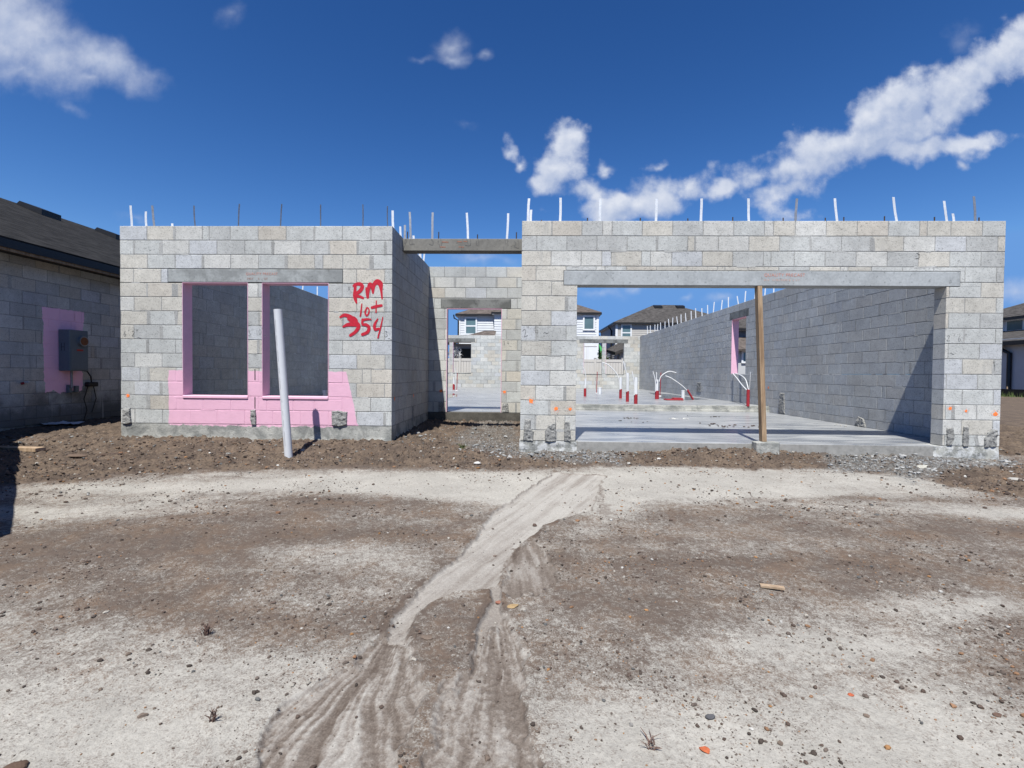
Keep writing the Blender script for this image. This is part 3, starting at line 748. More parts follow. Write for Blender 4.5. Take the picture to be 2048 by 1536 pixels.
for (px, py0, py1, w) in ((825, 812, 842, .11),):
    q0 = atX(px, py0, XBR); q1 = atX(px, py1, XBR)
    patch([(q0.y-w/2, q0.z), (q0.y+w/2, q0.z), (q1.y+w/2, q1.z), (q1.y-w/2, q1.z)], XBR+.001, 'y', bay_side, M_GROUT, .012, 31, 1)
patch([(9.12, .64), (9.27, .67), (9.36, .49), (9.05, .49)], XGR-TH-.001, 'y', right_wall, M_GROUT, .03, 33, -1)
patch([(11.9, 1.0), (12.1, 1.0), (12.15, .5), (11.85, .5)], XGR-TH-.001, 'y', right_wall, M_GROUT, .02, 34, -1)
patch([(17.5, 1.15), (17.9, 1.15), (17.95, .8), (17.5, .8)], XGR-TH-.001, 'y', right_wall, M_GROUT, .015, 35, -1)

# straps and bars standing in the wall tops --------------------------------------------------------
def strap(p0, p1, parent, edge=False, dull=False, w=.032, name='hurricane_strap', bend=0.0):
    p0 = Vector(p0); p1 = Vector(p1); d = p1-p0
    a = Vector((0, 1, 0)) if edge else Vector((1, 0, 0)); b = Vector((1, 0, 0)) if edge else Vector((0, 1, 0))
    if edge == 2: a = Vector((.5, .866, 0)); b = Vector((.866, -.5, 0))
    mb = MB(); n = 5; vs = []
    for i in range(n):
        t = i/(n-1); c = p0+d*t + b*(bend*.35*math.sin(t*2.6)) + a*(.002*math.sin(t*7+p0.x*9))
        for sx, sy in ((-1, -1), (1, -1), (1, 1), (-1, 1)): vs.append(c + a*(w/2*sx) + b*(.0011*sy))
    fs = [(0, 1, 2, 3), (4*n-1, 4*n-2, 4*n-3, 4*n-4)]
    for i in range(n-1):
        for k in range(4): k2 = (k+1) % 4; fs.append((i*4+k, i*4+k2, i*4+4+k2, i*4+4+k))
    return mb.add(vs, fs).build(name, M_GALVD if dull else M_GALV, parent)
def top_items(items, Y, parent, ztop):
    for (kind, x0, y0, x1, y1) in items:
        b = atY(x0, y0, Y); t = atY(x1, y1, Y); b.z = ztop-.06
        if kind == 'rebar': MB().tube([b, t], .0085, 6).build('rebar', M_REBAR, parent)
        else: strap(b, t, parent, edge=2 if kind == 'edge' else False, dull=kind in ('dull', 'edge'), bend=random.uniform(-.02, .02), w=.020 if kind == 'edge' else .033)
top_items([('w', 264.6, 452, 261.5, 411), ('w', 293, 452, 292, 423), ('dull', 309.6, 452, 304, 411), ('edge', 391, 452, 388, 411), ('edge', 476, 452, 478.7, 407.6), ('edge', 560, 452, 563.7, 408), ('edge', 641.4, 452, 641.8, 409), ('edge', 726, 452, 726, 409), ('edge', 776, 453, 775, 412), ('w', 786.6, 455, 785, 421), ('w', 345, 452, 345, 447)], YB+.1, bay_wall, T)
top_items([('w', 1055, 444.5, 1058, 397), ('w', 1061, 444, 1062, 419.5), ('w', 1120.3, 444, 1121.4, 395.4), ('w', 1200, 443.5, 1200, 397), ('w', 1312, 443.6, 1312.9, 397.6), ('w', 1402, 443.6, 1403.2, 397), ('w', 1498.4, 443.6, 1497, 396.7), ('dull', 1590.3, 443.5, 1593.7, 397), ('w', 1675.3, 443.5, 1669.4, 396.6), ('w', 1795.9, 443.5, 1786.8, 394), ('w', 1895, 442.7, 1887.4, 402), ('w', 1911.8, 442.7, 1905.7, 426.9), ('dull', 1951.6, 441.5, 1947.7, 392.7)]
          + [('rebar', x, 443, x, y) for x, y in ((1083, 440), (1175, 436), (1280.7, 436), (1375.7, 437), (1465.6, 434.4), (1566.4, 435.7), (1650.6, 435.7), (1687.7, 434.2), (1769, 432.5), (1869, 434), (1958, 435))], YG+.1, garage_wall, T)
BY = 7.585
beam = MB().bbox(XBR-.01, XGL+.0, BY, BY+TH, 3.272, 3.458, .006).build('entry_beam', M_BEAM, house, label='grey precast beam spanning the entry')
top_items([('dull', 810.3, 475, 809.7, 450), ('dull', 822.4, 475, 819.5, 424), ('dull', 864.3, 475, 865.5, 424.8), ('w', 936.6, 476, 933.8, 425.4), ('w', 1013.7, 476.8, 1016.6, 426.7), ('w', 827, 475, 827, 471)]
          + [('rebar', x, 476, x+.3, y) for x, y in ((814.8, 463.5), (877.2, 464), (954.8, 469), (1032.7, 464.5))], BY+.1, beam, 3.458)
r = random.Random(4)
for px, pyt in ((1296, 652), (1302, 651), (1309, 649), (1315.5, 648), (1322.4, 645), (1329, 643), (1338, 638), (1345, 635), (1355, 633), (1362, 629), (1372.7, 626), (1382, 622), (1391, 616.5), (1403.5, 616.5), (1415.4, 610), (1427, 604), (1444, 600), (1457, 594), (1476, 592), (1490.7, 582), (1510, 575), (1529, 566), (1550, 558), (1580, 548), (1620, 530)):
    q = atX(px, pyt, XGR-.1); strap((XGR-.1+r.uniform(-.03, .03), q.y, T-.06), (q.x+r.uniform(-.04, .04), q.y, max(q.z, T+.27)), right_wall, bend=r.uniform(-.03, .03))
for yy in (8.3, 9.1, 10.2, 11.4, 12.6, 13.5, 14.3, 15.4, 16.6, 17.8, 19, 20.2, 21.4, 22.6):
    strap((XBL+.1, yy, T-.06), (XBL+.1+r.uniform(-.02, .04), yy, T+.3+r.uniform(-.04, .05)), left_wall, bend=r.uniform(-.03, .03))
for yy, dx in ((7.9, -.02), (8.4, .03), (8.75, .0), (9.2, .02), (9.4, -.02), (9.55, .03)):
    strap((XBR-.1, yy, T-.06), (XBR-.1+dx, yy, T+.26), bay_side, bend=.01)
for xx in (-1.45, -.95, -.45): MB().tube([(xx, YD+.1, T-.05), (xx, YD+.1, T+.02)], .0085, 6).build('rebar', M_REBAR, entry_wall)

# writing and paint marks --------------------------------------------------------------------------
class Ink:
    def __init__(s, Y, off=.0024, conv=None): s.mb = MB(); s.Y = Y; s.off = off; s.k = 0; s.conv = conv
    def stroke(s, pts, widths, n=8):
        """pts in photo-measured wall points; widths in metres; a ribbon on the wall"""
        P = [np.array(p, float) for p in pts]; W = widths if isinstance(widths, (list, tuple)) else [widths]*len(P)
        if len(P) > 2:
            Q = []; WW = []
            for i in range(len(P)-1):
                p0, p1, p2, p3 = P[max(i-1, 0)], P[i], P[i+1], P[min(i+2, len(P)-1)]
                for j in range(n):
                    t = j/n; Q.append(.5*((2*p1)+(-p0+p2)*t+(2*p0-5*p1+4*p2-p3)*t*t+(-p0+3*p1-3*p2+p3)*t**3)); WW.append(W[i]*(1-t)+W[i+1]*t)
            Q.append(P[-1]); WW.append(W[-1])
        else:
            Q = [P[0]*(1-t)+P[1]*t for t in np.linspace(0, 1, 6)]; WW = [W[0]*(1-t)+W[1]*t for t in np.linspace(0, 1, 6)]
        # rounded ends
        d0 = Q[0]-Q[1]; d0 /= np.hypot(*d0)+1e-9; d1 = Q[-1]-Q[-2]; d1 /= np.hypot(*d1)+1e-9
        Q = [Q[0]+d0*WW[0]*f for f in (.48, .42, .28)] + Q + [Q[-1]+d1*WW[-1]*f for f in (.28, .42, .48)]
        WW = [WW[0]*f for f in (.15, .55, .85)] + WW + [WW[-1]*f for f in (.85, .55, .15)]
        vs = []; N = len(Q)
        for i in range(N):
            t = Q[min(i+1, N-1)]-Q[max(i-1, 0)]; t /= np.hypot(*t)+1e-9; nn = np.array([-t[1], t[0]])
            y = s.Y - s.off - s.k*.00025 - i*.00001
            a = Q[i]+nn*WW[i]/2; b = Q[i]-nn*WW[i]/2
            vs += [(a[0], y, a[1]), (b[0], y, b[1])]
        s.mb.add(vs, [(2*i, 2*i+1, 2*i+3, 2*i+2) for i in range(N-1)]); s.k += 1
def wallpt(Y, ox, oy, sc_): return lambda x, y: (lambda q: (q.x, q.z))(atY(ox+x/sc_, oy+y/sc_, Y))
wp = wallpt(YB, 640, 540, 8.53); px2m = YB/F/8.53
ink = Ink(YB)
def S(pts, w): ink.stroke([wp(*p) for p in pts], [q*px2m*1.22 for q in w] if isinstance(w, (list, tuple)) else w*px2m*1.22)
S([(603, 262), (598, 340), (592, 430), (605, 500), (624, 562)], [40, 42, 50, 46, 24])
S([(582, 268), (630, 240), (690, 243), (722, 285), (690, 350), (630, 400), (598, 425)], [44, 46, 52, 52, 54, 50, 40])
S([(612, 445), (670, 452), (735, 478)], [34, 42, 34])
S([(788, 305), (796, 390), (812, 470)], [22, 28, 32]); S([(815, 470), (822, 350), (848, 245), (880, 270), (905, 395)], [34, 46, 50, 46, 24])
S([(906, 395), (922, 260), (975, 205), (1030, 240), (1046, 350), (1060, 490)], [24, 52, 80, 74, 36, 20])
S([(715, 582), (704, 680), (690, 785)], [18, 22, 24])
S([(800, 645), (772, 720), (795, 778), (830, 740), (838, 680), (815, 640)], [22, 26, 24, 22, 20, 16])
S([(962, 528), (957, 725)], [16, 20]); S([(888, 642), (960, 622), (1050, 605)], [38, 42, 36])
S([(350, 802), (420, 770), (500, 790), (560, 830)], [30, 50, 56, 60]); S([(500, 830), (560, 850), (590, 880), (560, 925)], [60, 105, 100, 60])
S([(398, 968), (470, 935), (560, 925), (640, 930), (655, 985), (600, 1060), (520, 1115)], [26, 50, 64, 70, 52, 46, 40])
S([(868, 842), (800, 840), (730, 852)], [18, 32, 36]); S([(728, 845), (728, 925), (790, 935), (838, 985), (810, 1060), (725, 1100)], [34, 34, 44, 46, 46, 42])
S([(988, 835), (945, 905), (930, 960), (945, 1015), (1000, 1000)], [18, 36, 42, 40, 34]); S([(1073, 805), (1040, 960), (990, 1158)], [14, 22, 20])
ink.mb.build('painted_lettering', M_RED, bay_wall, label='red spray painted lettering RM lot 354')
GLY = {'0': [[(.5, 1), (.1, .6), (.3, 0), (.8, .3), (.8, .8), (.5, 1)]], '1': [[(.5, 1), (.45, 0)]], '2': [[(.1, .8), (.5, 1), (.8, .75), (.3, .2), (.1, 0), (.9, .05)]],
       '3': [[(.1, .95), (.7, .95), (.4, .55), (.85, .3), (.4, 0), (.1, .1)]], '6': [[(.6, 1), (.2, .5), (.2, .1), (.6, 0), (.75, .35), (.3, .4)]], '4': [[(.2, 1), (.1, .5), (.8, .5)], [(.7, 1), (.6, 0)]],
       "'": [[(.5, 1.3), (.35, .95)]], '"': [[(.3, 1.3), (.2, .95)], [(.65, 1.3), (.55, .95)]], '~': [[(0, -.35), (.3, -.2), (.7, -.45), (1.1, -.4)]]}
def scribble(Y, px, py, text, h, parent, adv=.62, rot=0.0):
    o = atY(px, py, Y); x = 0
    for ch in text:
        if ch == ' ': x += h*.5; continue
        k = Ink(Y, .0022)
        for st in GLY[ch]:
            pts = []
            for (a, b) in st:
                u, v = x+a*h*.6, b*h; pts.append((o.x+u*math.cos(rot)-v*math.sin(rot), o.z+u*math.sin(rot)+v*math.cos(rot)))
            k.stroke(pts, .0046, 5)
        x += h*(adv if ch not in "'\"" else .35)
        k.mb.build('pencil_mark', M_PENCIL, parent)
scribble(YB, 247, 672, "6' 2\"~", .075, bay_wall, .8); scribble(YB, 497, 672, "3' 10\"~", .075, bay_wall, .6, .12); scribble(YB, 769, 674, "3~", .085, bay_wall); scribble(YB, 696, 580, "3", .045, bay_wall)
scribble(YG, 1048, 674, "2' 6\"~", .10, garage_wall, .75, .3); scribble(YG, 1893, 682, "2' 6\"", .075, garage_wall, 1.1); scribble(YG, 1900, 703, "~", .08, garage_wall)
scribble(YD, 1006, 690, "3 4~", .07, entry_wall)
k = Ink(YG, .0022); q = atY(1836, 511, YG); k.stroke([(q.x-.02, q.z+.03), (q.x+.02, q.z+.01), (q.x+.015, q.z-.03), (q.x-.03, q.z-.04)], .006); k.mb.build('pencil_mark', M_PENCIL, garage_wall)
# carpenter's marks on the entry beam
kb = Ink(BY, .002)
wb = wallpt(BY, 790, 400, 7.877)
for pts in ([(165, 620), (185, 640), (160, 700), (150, 740)], [(165, 620), (150, 690)], [(240, 620), (235, 700), (300, 690)], [(265, 620), (270, 680)], [(570, 620), (600, 660), (590, 710), (540, 695)], [(600, 645), (605, 690)], [(690, 640), (675, 680)], [(720, 610), (735, 720)], [(690, 690), (710, 745)], [(1135, 620), (1150, 690)], [(1190, 620), (1185, 715), (1110, 712)], [(1310, 615), (1325, 720)], [(1285, 650), (1275, 690), (1300, 720)], [(1730, 620), (1750, 695)], [(1770, 620), (1780, 720)], [(1885, 650), (1900, 690), (1880, 740)], [(1940, 620), (1950, 755), (1890, 740)], [(1050, 725), (1050, 790)], [(1715, 735), (1712, 790)]):
    kb = Ink(BY, .002); kb.stroke([wb(*p) for p in pts], .006); kb.mb.build('pencil_mark', M_PENCIL, beam)
M_RUB = simple('rubbed_orange_stencil', (.24, .12, .085), .8, .4, 60)
for (a, b, y) in ((745, 835, 660), (985, 1050, 655), (1085, 1130, 650), (710, 790, 738), (1010, 1080, 738)): kb = Ink(BY, .0018); kb.stroke([wb(a, y), wb(b, y+4)], .016); kb.mb.build('stencil_mark', M_RUB, beam)
def text(body, size, x, Y, z, mat, parent, off=.006):
    cu = bpy.data.curves.new('stencil', 'FONT'); cu.body = body; cu.size = size; cu.space_character = 1.12
    tmp = bpy.data.objects.new('stencil', cu); COL.objects.link(tmp)
    dg = bpy.context.evaluated_depsgraph_get(); me = bpy.data.meshes.new_from_object(tmp.evaluated_get(dg))
    vs = [(x+v.co.x, Y-off, z+v.co.y) for v in me.vertices]; fs = [tuple(p.vertices) for p in me.polygons]
    bpy.data.objects.remove(tmp); bpy.data.curves.remove(cu); bpy.data.meshes.remove(me)
    return MB().add(vs, fs).build('stencil_lettering', mat, parent)
q = atY(1528, 553, YG); text('QUALITY PRECAST', .058, q.x, YG, q.z, simple('orange_stencil', (.50, .21, .16), .8, .35, 60), garage_wall)
M_FAINT = simple('faint_orange_stencil', (.40, .27, .24), .8, .25, 60)
rt_ = random.Random(3)
for px in [1529, 1532.5, 1536] + [1546+3.1*i for i in range(12)] + [1586, 1592, 1597]:      # second stencil line, too worn to read
    q = atY(px, 560.5, YG); kf = Ink(YG, .006)
    for _ in range(2): ax_, az_ = rt_.uniform(-.006, .006), rt_.uniform(-.004, .004); kf.stroke([(q.x+ax_, q.z+az_-.010), (q.x+ax_+rt_.uniform(-.008, .008), q.z+az_+.012)], .0045)
    kf.mb.build('stencil_mark', M_FAINT, garage_wall)
q = atY(492, 550, YB); text('QUALITY PRECAST', .050, q.x, YB, q.z, M_STENCIL, bay_wall)
M_BRS = simple('brown_stencil', (.27, .16, .135), .8, .35, 60)
for px, bd in ((494, '7957'), (516, '4'), (528, 'OF')): q = atY(px, 559.5, YB); text(bd, .042, q.x, YB, q.z, M_BRS, bay_wall)
def dot(px, py, plane, axis, r, parent, seed):
    rn = random.Random(seed); q = atY(px, py, plane) if axis == 'x' else atX(px, py, plane)
    mb = MB()
    sgn = -1 if axis == 'x' else (1 if plane < 0 else -1)
    def blob(cx, cz, rad, k):
        n = 14; vs = []
        for i in range(n):
            w = 2*math.pi*i/n; rr_ = rad*rn.uniform(.75, 1.15); u, v = cx+rr_*math.cos(w), cz+rr_*math.sin(w)
            vs.append((u, plane+sgn*(.0024+k*.0002), v) if axis == 'x' else (plane+sgn*(.0024+k*.0002), u, v))
        mb.add(vs, [tuple(range(n))])
    c = (q.x, q.z) if axis == 'x' else (q.y, q.z)
    blob(*c, r, 0)
    for i in range(14):
        a = rn.uniform(0, 6.3); d = r*rn.uniform(1.1, 2.0); blob(c[0]+d*math.cos(a), c[1]+d*math.sin(a), r*rn.uniform(.05, .14), i+1)
    mb.build('paint_dot', M_ORANGE, parent)
for i, (px, py, r_) in enumerate(((256, 791, .024),)): dot(px, py, YB, 'x', r_, bay_wall, i)
for i, (px, py, r_) in enumerate(((1062, 802, .03), (1112, 817.5, .027), (1140.5, 818, .022), (1900, 817, .024), (1932, 822, .018), (1991, 828, .03))): dot(px, py, YG, 'x', r_, garage_wall, 10+i)
for i, (px, py, r_) in enumerate(((882, 782, .03), (1009, 784, .03))): dot(px, py, YD, 'x', r_, entry_wall, 20+i)
for i, (px, py, r_) in enumerate(((789, 797, .03), (827, 791, .03))): dot(px, py, XBR, 'y', r_, bay_side, 30+i)
dot(1537, 775, XGR-TH, 'y', .03, right_wall, 41)
# slots cut in the pink mullion
for (y0, y1) in ((738, 760), (794, 817)):
    a = atY(510, y0, YB); b = atY(510, y1, YB); MB().box(a.x-.006, a.x+.006, YB-.003, YB-.0012, b.z, a.z).build('raked_joint', M_DARK, bay_wall)

# ------------------------------------------------------------------ shoring post and leaning pipe
q0 = atY(1523, 884, YG-.02); q1 = atY(1518, 574, YG+.02)
post = thing('shoring_post', 'tall timber prop holding up the garage lintel', 'timber post', (q0.x, YG, ZG))
m = MB(); w = .030; zt_ = GL[2]+.002
b = [(q0.x-w, YG-.125), (q0.x+w, YG-.125), (q0.x+w, YG-.036), (q0.x-w, YG-.036)]
ox_ = q1.x-q0.x
m.hexa([(x, y+.02, .525) for x, y in b] + [(x+ox_, y+.12, zt_) for x, y in b]); m.build('prop', M_WOOD, post)
MB().bbox(q0.x-.13, q0.x+.17, YG-.17, YG-.016, .30, .523, .01).build('footing_block', M_FOUND, post)
pb = G(577, 908); pt = atY(555.5, 619, pb.y+.02)
M_PIPE = simple('chalky_pvc', (.49, .505, .53), .4, .05, 5, spec=.4, fine=.03)
lp = thing('leaning_pipe', 'tall white plastic pipe leaning in the dirt before the pink windows', 'pipe', (pb.x, pb.y, pb.z))
d = (pt-pb); pts = [pb - d.normalized()*.15] + [pb+d*t for t in (0, .25, .5, .75, 1)]
m = MB().tube(pts, .050, 24, cap=False); m.tube([p+(d.normalized()*.0) for p in (pts[0], pts[-1])], .045, 24, cap=False)
k = 24; n1 = 6*k; nb_ = len(m.v)-2*k
m.add([m.v[5*k+i] for i in range(k)]+[m.v[nb_+k+i] for i in range(k)], [(i, (i+1) % k, k+(i+1) % k, k+i) for i in range(k)])
m.build('pipe_body', M_PIPE, lp, True)
m = MB(); ax = d.normalized(); side = Vector((-.02, -1, 0)).normalized(); 
for (t0, t1, o_) in ((.06, .16, .02), (.19, .24, .02), (.27, .30, .025), (.36, .38, .02), (.45, .53, 0), (.56, .60, 0), (.64, .72, 0), (.75, .82, -.005), (.85, .93, -.01)):
    a = pb+d*t0+side*.0519+Vector((-.015+o_*.3, 0, 0)); b2 = pb+d*t1+side*.0519+Vector((-.015+o_*.3, 0, 0))
    m.tube([a, b2], .0011, 4)
m.build('print_line', simple('grey_print', (.3, .3, .32), .6), lp)

# ------------------------------------------------------------------ plumbing stubs on the slab
def stub(name, px, py, label, h, rs=.055, rp=.04, sl=.33, hoses=(), group='white pipes with red sleeves standing on the floor', lean=(0, 0), gz_=ZS, cap=True, ks=.78):
    rs *= ks; rp *= ks
    q = atZ(px, py, gz_)
    t = thing(name, label, 'pipe stub', (q.x, q.y, gz_), group)
    b = Vector((q.x, q.y, gz_+.001)); top = b+Vector((lean[0], lean[1], sl))
    MB().tube([b, top], rs, 12).build('sleeve', M_SLEEVE, t, True)
    if h > sl: MB().tube([top+Vector((0, 0, .002)), top+Vector((lean[0]*.3, lean[1]*.3, h-sl))], rp, 12).build('pipe', M_PVC, t, True)
    for hp in hoses:
        pts = [top+Vector((p[0], p[1], p[2])) for p in hp[1:]]
        Q = []
        for i in range(len(pts)-1):
            p0, p1, p2, p3 = pts[max(i-1, 0)], pts[i], pts[i+1], pts[min(i+2, len(pts)-1)]
            for j in range(6):
                u = j/6; Q.append(.5*((2*p1)+(-p0+p2)*u+(2*p0-5*p1+4*p2-p3)*u*u+(-p0+3*p1-3*p2+p3)*u**3))
        Q.append(pts[-1]); MB().tube(Q, hp[0]*.7, 8).build('hose', M_TUBE, t, True)
    return t
stub('pipe_stub', 1170, 793, 'slim white pipe with red base nearest the garage pillar', .62, .06, .028, .28, [(.02, (.0, -.02, -.02), (.03, -.02, .3), (-.03, -.02, .62), (-.1, -.02, .75))])
stub('pipe_stub', 1241, 797, 'white pipe in a red sleeve with a hose arching left over the sill', .68, .058, .048, .30, [(.022, (-.03, -.05, -.02), (-.10, -.05, .42), (-.38, -.05, .75), (-.62, -.05, .86))])
stub('pipe_stub', 1254.7, 803.5, 'tallest white pipe in a red sleeve with one upright hose', .82, .058, .048, .30, [(.022, (-.03, -.05, -.02), (-.04, -.05, .45), (-.14, -.05, .85))])
stub('pipe_stub', 1271.4, 807.5, 'white pipe in a red sleeve closest to the floor step', .70, .062, .055, .25, [(.022, (-.05, -.05, -.02), (-.06, -.05, .30), (-.10, -.05, .52), (-.12, -.05, .60))])
stub('pipe_stub', 1313.8, 798, 'white pipe with three hoses, one curling over to the side wall', .62, .085, .052, .26, [(.022, (-.06, -.05, -.02), (-.07, -.05, .3), (-.15, -.05, .62)), (.022, (-.03, -.05, .3), (-.04, -.05, .6)), (.02, (.05, -.05, .3), (.12, -.05, .48), (.35, -.05, .62), (.58, -.05, .58))])
stub('pipe_stub', 1386, 799, 'red sleeve tilted over with a single hose pointing left', .2, .04, .03, .30, [(.022, (0, 0, -.03), (-.18, -.0, .14), (-.5, -.0, .36), (-.70, 0, .44))], lean=(-.18, 0))
_q = atZ(1495.8, 812.5, ZS); _t = _q+Vector((0, 0, .42))
def _hp(px, py, f):
    e = atX(1466, 748, XGR-TH-.02); y = _t.y+(e.y-_t.y)*f; p = atY(px, py, y); return tuple(p-_t)
HOSES = [(.02, (-.02, 0, -.03), _hp(1484, 770, .35), _hp(1475, 758, .7), _hp(1466, 747.5, 1)), (.02, (.03, 0, -.03), _hp(1496, 775, .1), _hp(1491, 759, .45), _hp(1482, 751, .75), _hp(1471, 747, 1)), (.008, (.03, 0, -.03), (.04, -.02, .45))]
stub('pipe_stub', 1495.8, 812.5, 'red sleeve with two long hoses bent into the pink window', .3, .05, .03, .42, HOSES)
stub('pipe_stub', 907.5, 779.5, 'white pipe with a red base seen through the door opening', .6, .07, .035, .26, [(.022, (.05, -.04, -.02), (.1, -.04, .45), (.06, -.04, .75))])
def rod(px, py, h, label):
    q = atZ(px, py, ZS); t = thing('marker_rod', label, 'rod', (q.x, q.y, ZS), 'thin red rods standing on the floor')
    MB().tube([(q.x, q.y, ZS), (q.x+.02, q.y, ZS+h)], .014, 8).build('shaft', M_SLEEVE, t, True)
    MB().tube([(q.x-.04, q.y, ZS+.01), (q.x+.04, q.y, ZS+.01)], .02, 8).build('foot', M_TUBE, t, True)
rod(1193, 787, .88, 'thin dark red rod standing beside the small white bucket')
rod(1320, 792.5, .86, 'thin red rod with a short cross top behind the three hoses')
rod(913.5, 781.5, .78, 'thin red rod seen through the door opening')
q = atZ(1199.7, 788, ZS); bk = thing('bucket', 'small white bucket on the floor near the end wall', 'bucket', (q.x, q.y, ZS))
MB().tube([(q.x, q.y, ZS+.001), (q.x, q.y, ZS+.06), (q.x, q.y, ZS+.24)], [.065, .068, .072], 16).build('body', M_PVC, bk, True)
MB().tube([(q.x, q.y, ZS+.2405), (q.x, q.y, ZS+.26)], .078, 16).build('lid', M_WHITE, bk, True)
q = atZ(1366, 798, ZS); wp_ = thing('drain_pipe', 'short white drain pipe standing by the red tray', 'pipe', (q.x, q.y, ZS))
MB().tube([(q.x, q.y, ZS), (q.x, q.y, ZS+.27)], .055, 14).build('pipe', M_PVC, wp_, True); MB().tube([(q.x, q.y, ZS+.2705), (q.x, q.y, ZS+.285)], .06, 14).build('cap', M_WHITE, wp_, True)
q = atZ(1350, 800.5, ZS); rt = thing('tray', 'flat dark red tray lying on the floor beside the drain pipe', 'tray', (q.x, q.y, ZS))
MB().bbox(q.x-.30, q.x+.22, q.y-.15, q.y+.2, ZS+.001, ZS+.035, .01).build('pan', M_SLEEVE, rt); MB().bbox(q.x-.05, q.x+.24, q.y-.05, q.y+.22, ZS+.036, ZS+.07, .01).build('rim', M_SLEEVE, rt)
q = atY(650, 783, 8.0); sp_ = thing('capped_pipe', 'white pipe end just inside the bay window beside the leaning pipe', 'pipe', (q.x, q.y, ZS))
MB().tube([(q.x, q.y, ZS), (q.x, q.y, 1.06)], .03, 12).build('pipe', M_PVC, sp_, True); MB().tube([(q.x, q.y, 1.061), (q.x, q.y, 1.10)], .04, 12).build('cap', M_WHITE, sp_, True)
# standing water on the floor
def puddle(pts, label):
    t = NT('puddle_water'); m_ = t.out((.09, .095, .10), .03, spec=.5)
    P_ = [atZ(x, y, ZS) for x, y in pts]; mb = MB(); n = len(P_); R_ = []
    for i in range(n):
        a, b = P_[i], P_[(i+1) % n]
        for j in range(6):
            q = a.lerp(b, j/6); R_.append((q.x+random.uniform(-.03, .03), q.y+random.uniform(-.1, .1), ZS+.004))
    mb.add(R_, [tuple(range(len(R_)))]); o = mb.build('puddle', m_); o['kind'] = 'structure'; o['label'] = label
puddle([(880, 789), (905, 787), (914, 788), (913, 794), (895, 796), (880, 796)], 'shallow puddle on the floor inside the door')
puddle([(1296, 785), (1340, 789), (1400, 797), (1418, 799), (1370, 800), (1325, 797), (1310, 790)], 'damp puddle along the foot of the side wall')
# debris on the garage floor
def ico(c, r, col, rn, flat=.6, stretch=1.0):
    t = (1+5**.5)/2; vs = []
    rot = Matrix.Rotation(rn.uniform(0, 6.3), 3, 'Z') @ Matrix.Rotation(rn.uniform(-.5, .5), 3, 'X')
    for v in ((-1, t, 0), (1, t, 0), (-1, -t, 0), (1, -t, 0), (0, -1, t), (0, 1, t), (0, -1, -t), (0, 1, -t), (t, 0, -1), (t, 0, 1), (-t, 0, -1), (-t, 0, 1)):
        p = Vector(v).normalized()*r*rn.uniform(.7, 1.2); p.x *= stretch; p = rot @ p; vs.append((c[0]+p.x, c[1]+p.y, c[2]+p.z*flat))
    fs = [(0, 11, 5), (0, 5, 1), (0, 1, 7), (0, 7, 10), (0, 10, 11), (1, 5, 9), (5, 11, 4), (11, 10, 2), (10, 7, 6), (7, 1, 8), (3, 9, 4), (3, 4, 2), (3, 2, 6), (3, 6, 8), (3, 8, 9), (4, 9, 5), (2, 4, 11), (6, 2, 10), (8, 6, 7), (9, 8, 1)]
    return vs, fs, col
rn = random.Random(77)
mb = MB()
for (px, py, n, sp, col) in ((1262, 837, 10, .10, (.09, .08, .07, 1)), (1356, 838, 14, .12, (.5, .5, .48, 1)), (1429, 834, 6, .08, (.04, .03, .025, 1)), (1420, 848, 5, .1, (.05, .035, .03, 1)), (1440, 852, 6, .15, (.05, .035, .03, 1)), (1478, 853, 14, .22, (.055, .035, .03, 1)), (1285, 845, 3, .15, (.06, .05, .045, 1)), (1241, 842, 2, .05, (.05, .05, .045, 1)), (1700, 852, 6, .2, (.3, .29, .27, 1)), (1378, 832, 1, .02, (.04, .04, .04, 1))):
    q = atZ(px, py, ZG)
    for _ in range(n): mb.add(*ico((q.x+rn.uniform(-sp, sp)*1.6, q.y+rn.uniform(-sp, sp), ZG+.008), rn.uniform(.008, .024), col, rn, .5, 1.6))
o = mb.build('debris', M_STONE); tag(o, 'crumbs of dirt and grout scattered on the garage floor', 'debris', kind='stuff')

# ------------------------------------------------------------------ loose stones, clods and gravel
def stone(name, px, py, size, col, label, cat='stone', flat=.55, sx=1.4, seed=0, group=None, sub=2):
    rn = np.random.default_rng(seed+100); q = G(px, py); z = gz_at(q.x, q.y)
    import bmesh
    bm = bmesh.new(); bmesh.ops.create_icosphere(bm, subdivisions=3, radius=1.0)
    co = np.array([v.co[:] for v in bm.verts]); n = co.copy()
    d = 0
    for k in range(9):      # chisel facets
        u = rn.normal(size=3); u /= np.linalg.norm(u); h = rn.uniform(.55, .9)
        s_ = n@u; n = n - np.outer(np.maximum(s_-h, 0), u)
    n *= (1+.10*(fbm(co[:, 0]*3+seed, co[:, 1]*3+co[:, 2]*2, 1.3, 4, seed)-.5)*2)[:, None]
    size = size*.72; n *= np.array([size*sx, size, size*flat])
    a = rn.uniform(-.5, .5); R_ = np.array([[math.cos(a), -math.sin(a), 0], [math.sin(a), math.cos(a), 0], [0, 0, 1]]); n = n@R_.T
    mb = MB(); mb.add([(q.x+v[0], q.y+v[1], z+size*flat*.45+v[2]) for v in n], [tuple(v.index for v in f.verts) for f in bm.faces], (*col, 1)); bm.free()
    o = mb.build(name, M_STONE); tag(o, label, cat, group)
    return o
stone('stone', 556, 1030, .026, (.16, .09, .055), 'rusty brown stone lying on the sand band left of centre', seed=1, sx=1.1, flat=.8)
stone('stone', 955, 929, .05, (.42, .41, .39), 'largest pale broken stone in the dirt before the entry', seed=2)
stone('stone', 908, 919, .03, (.40, .39, .36), 'upright pale chip left of the larger pale stone', seed=3, sx=.8, flat=1.0)
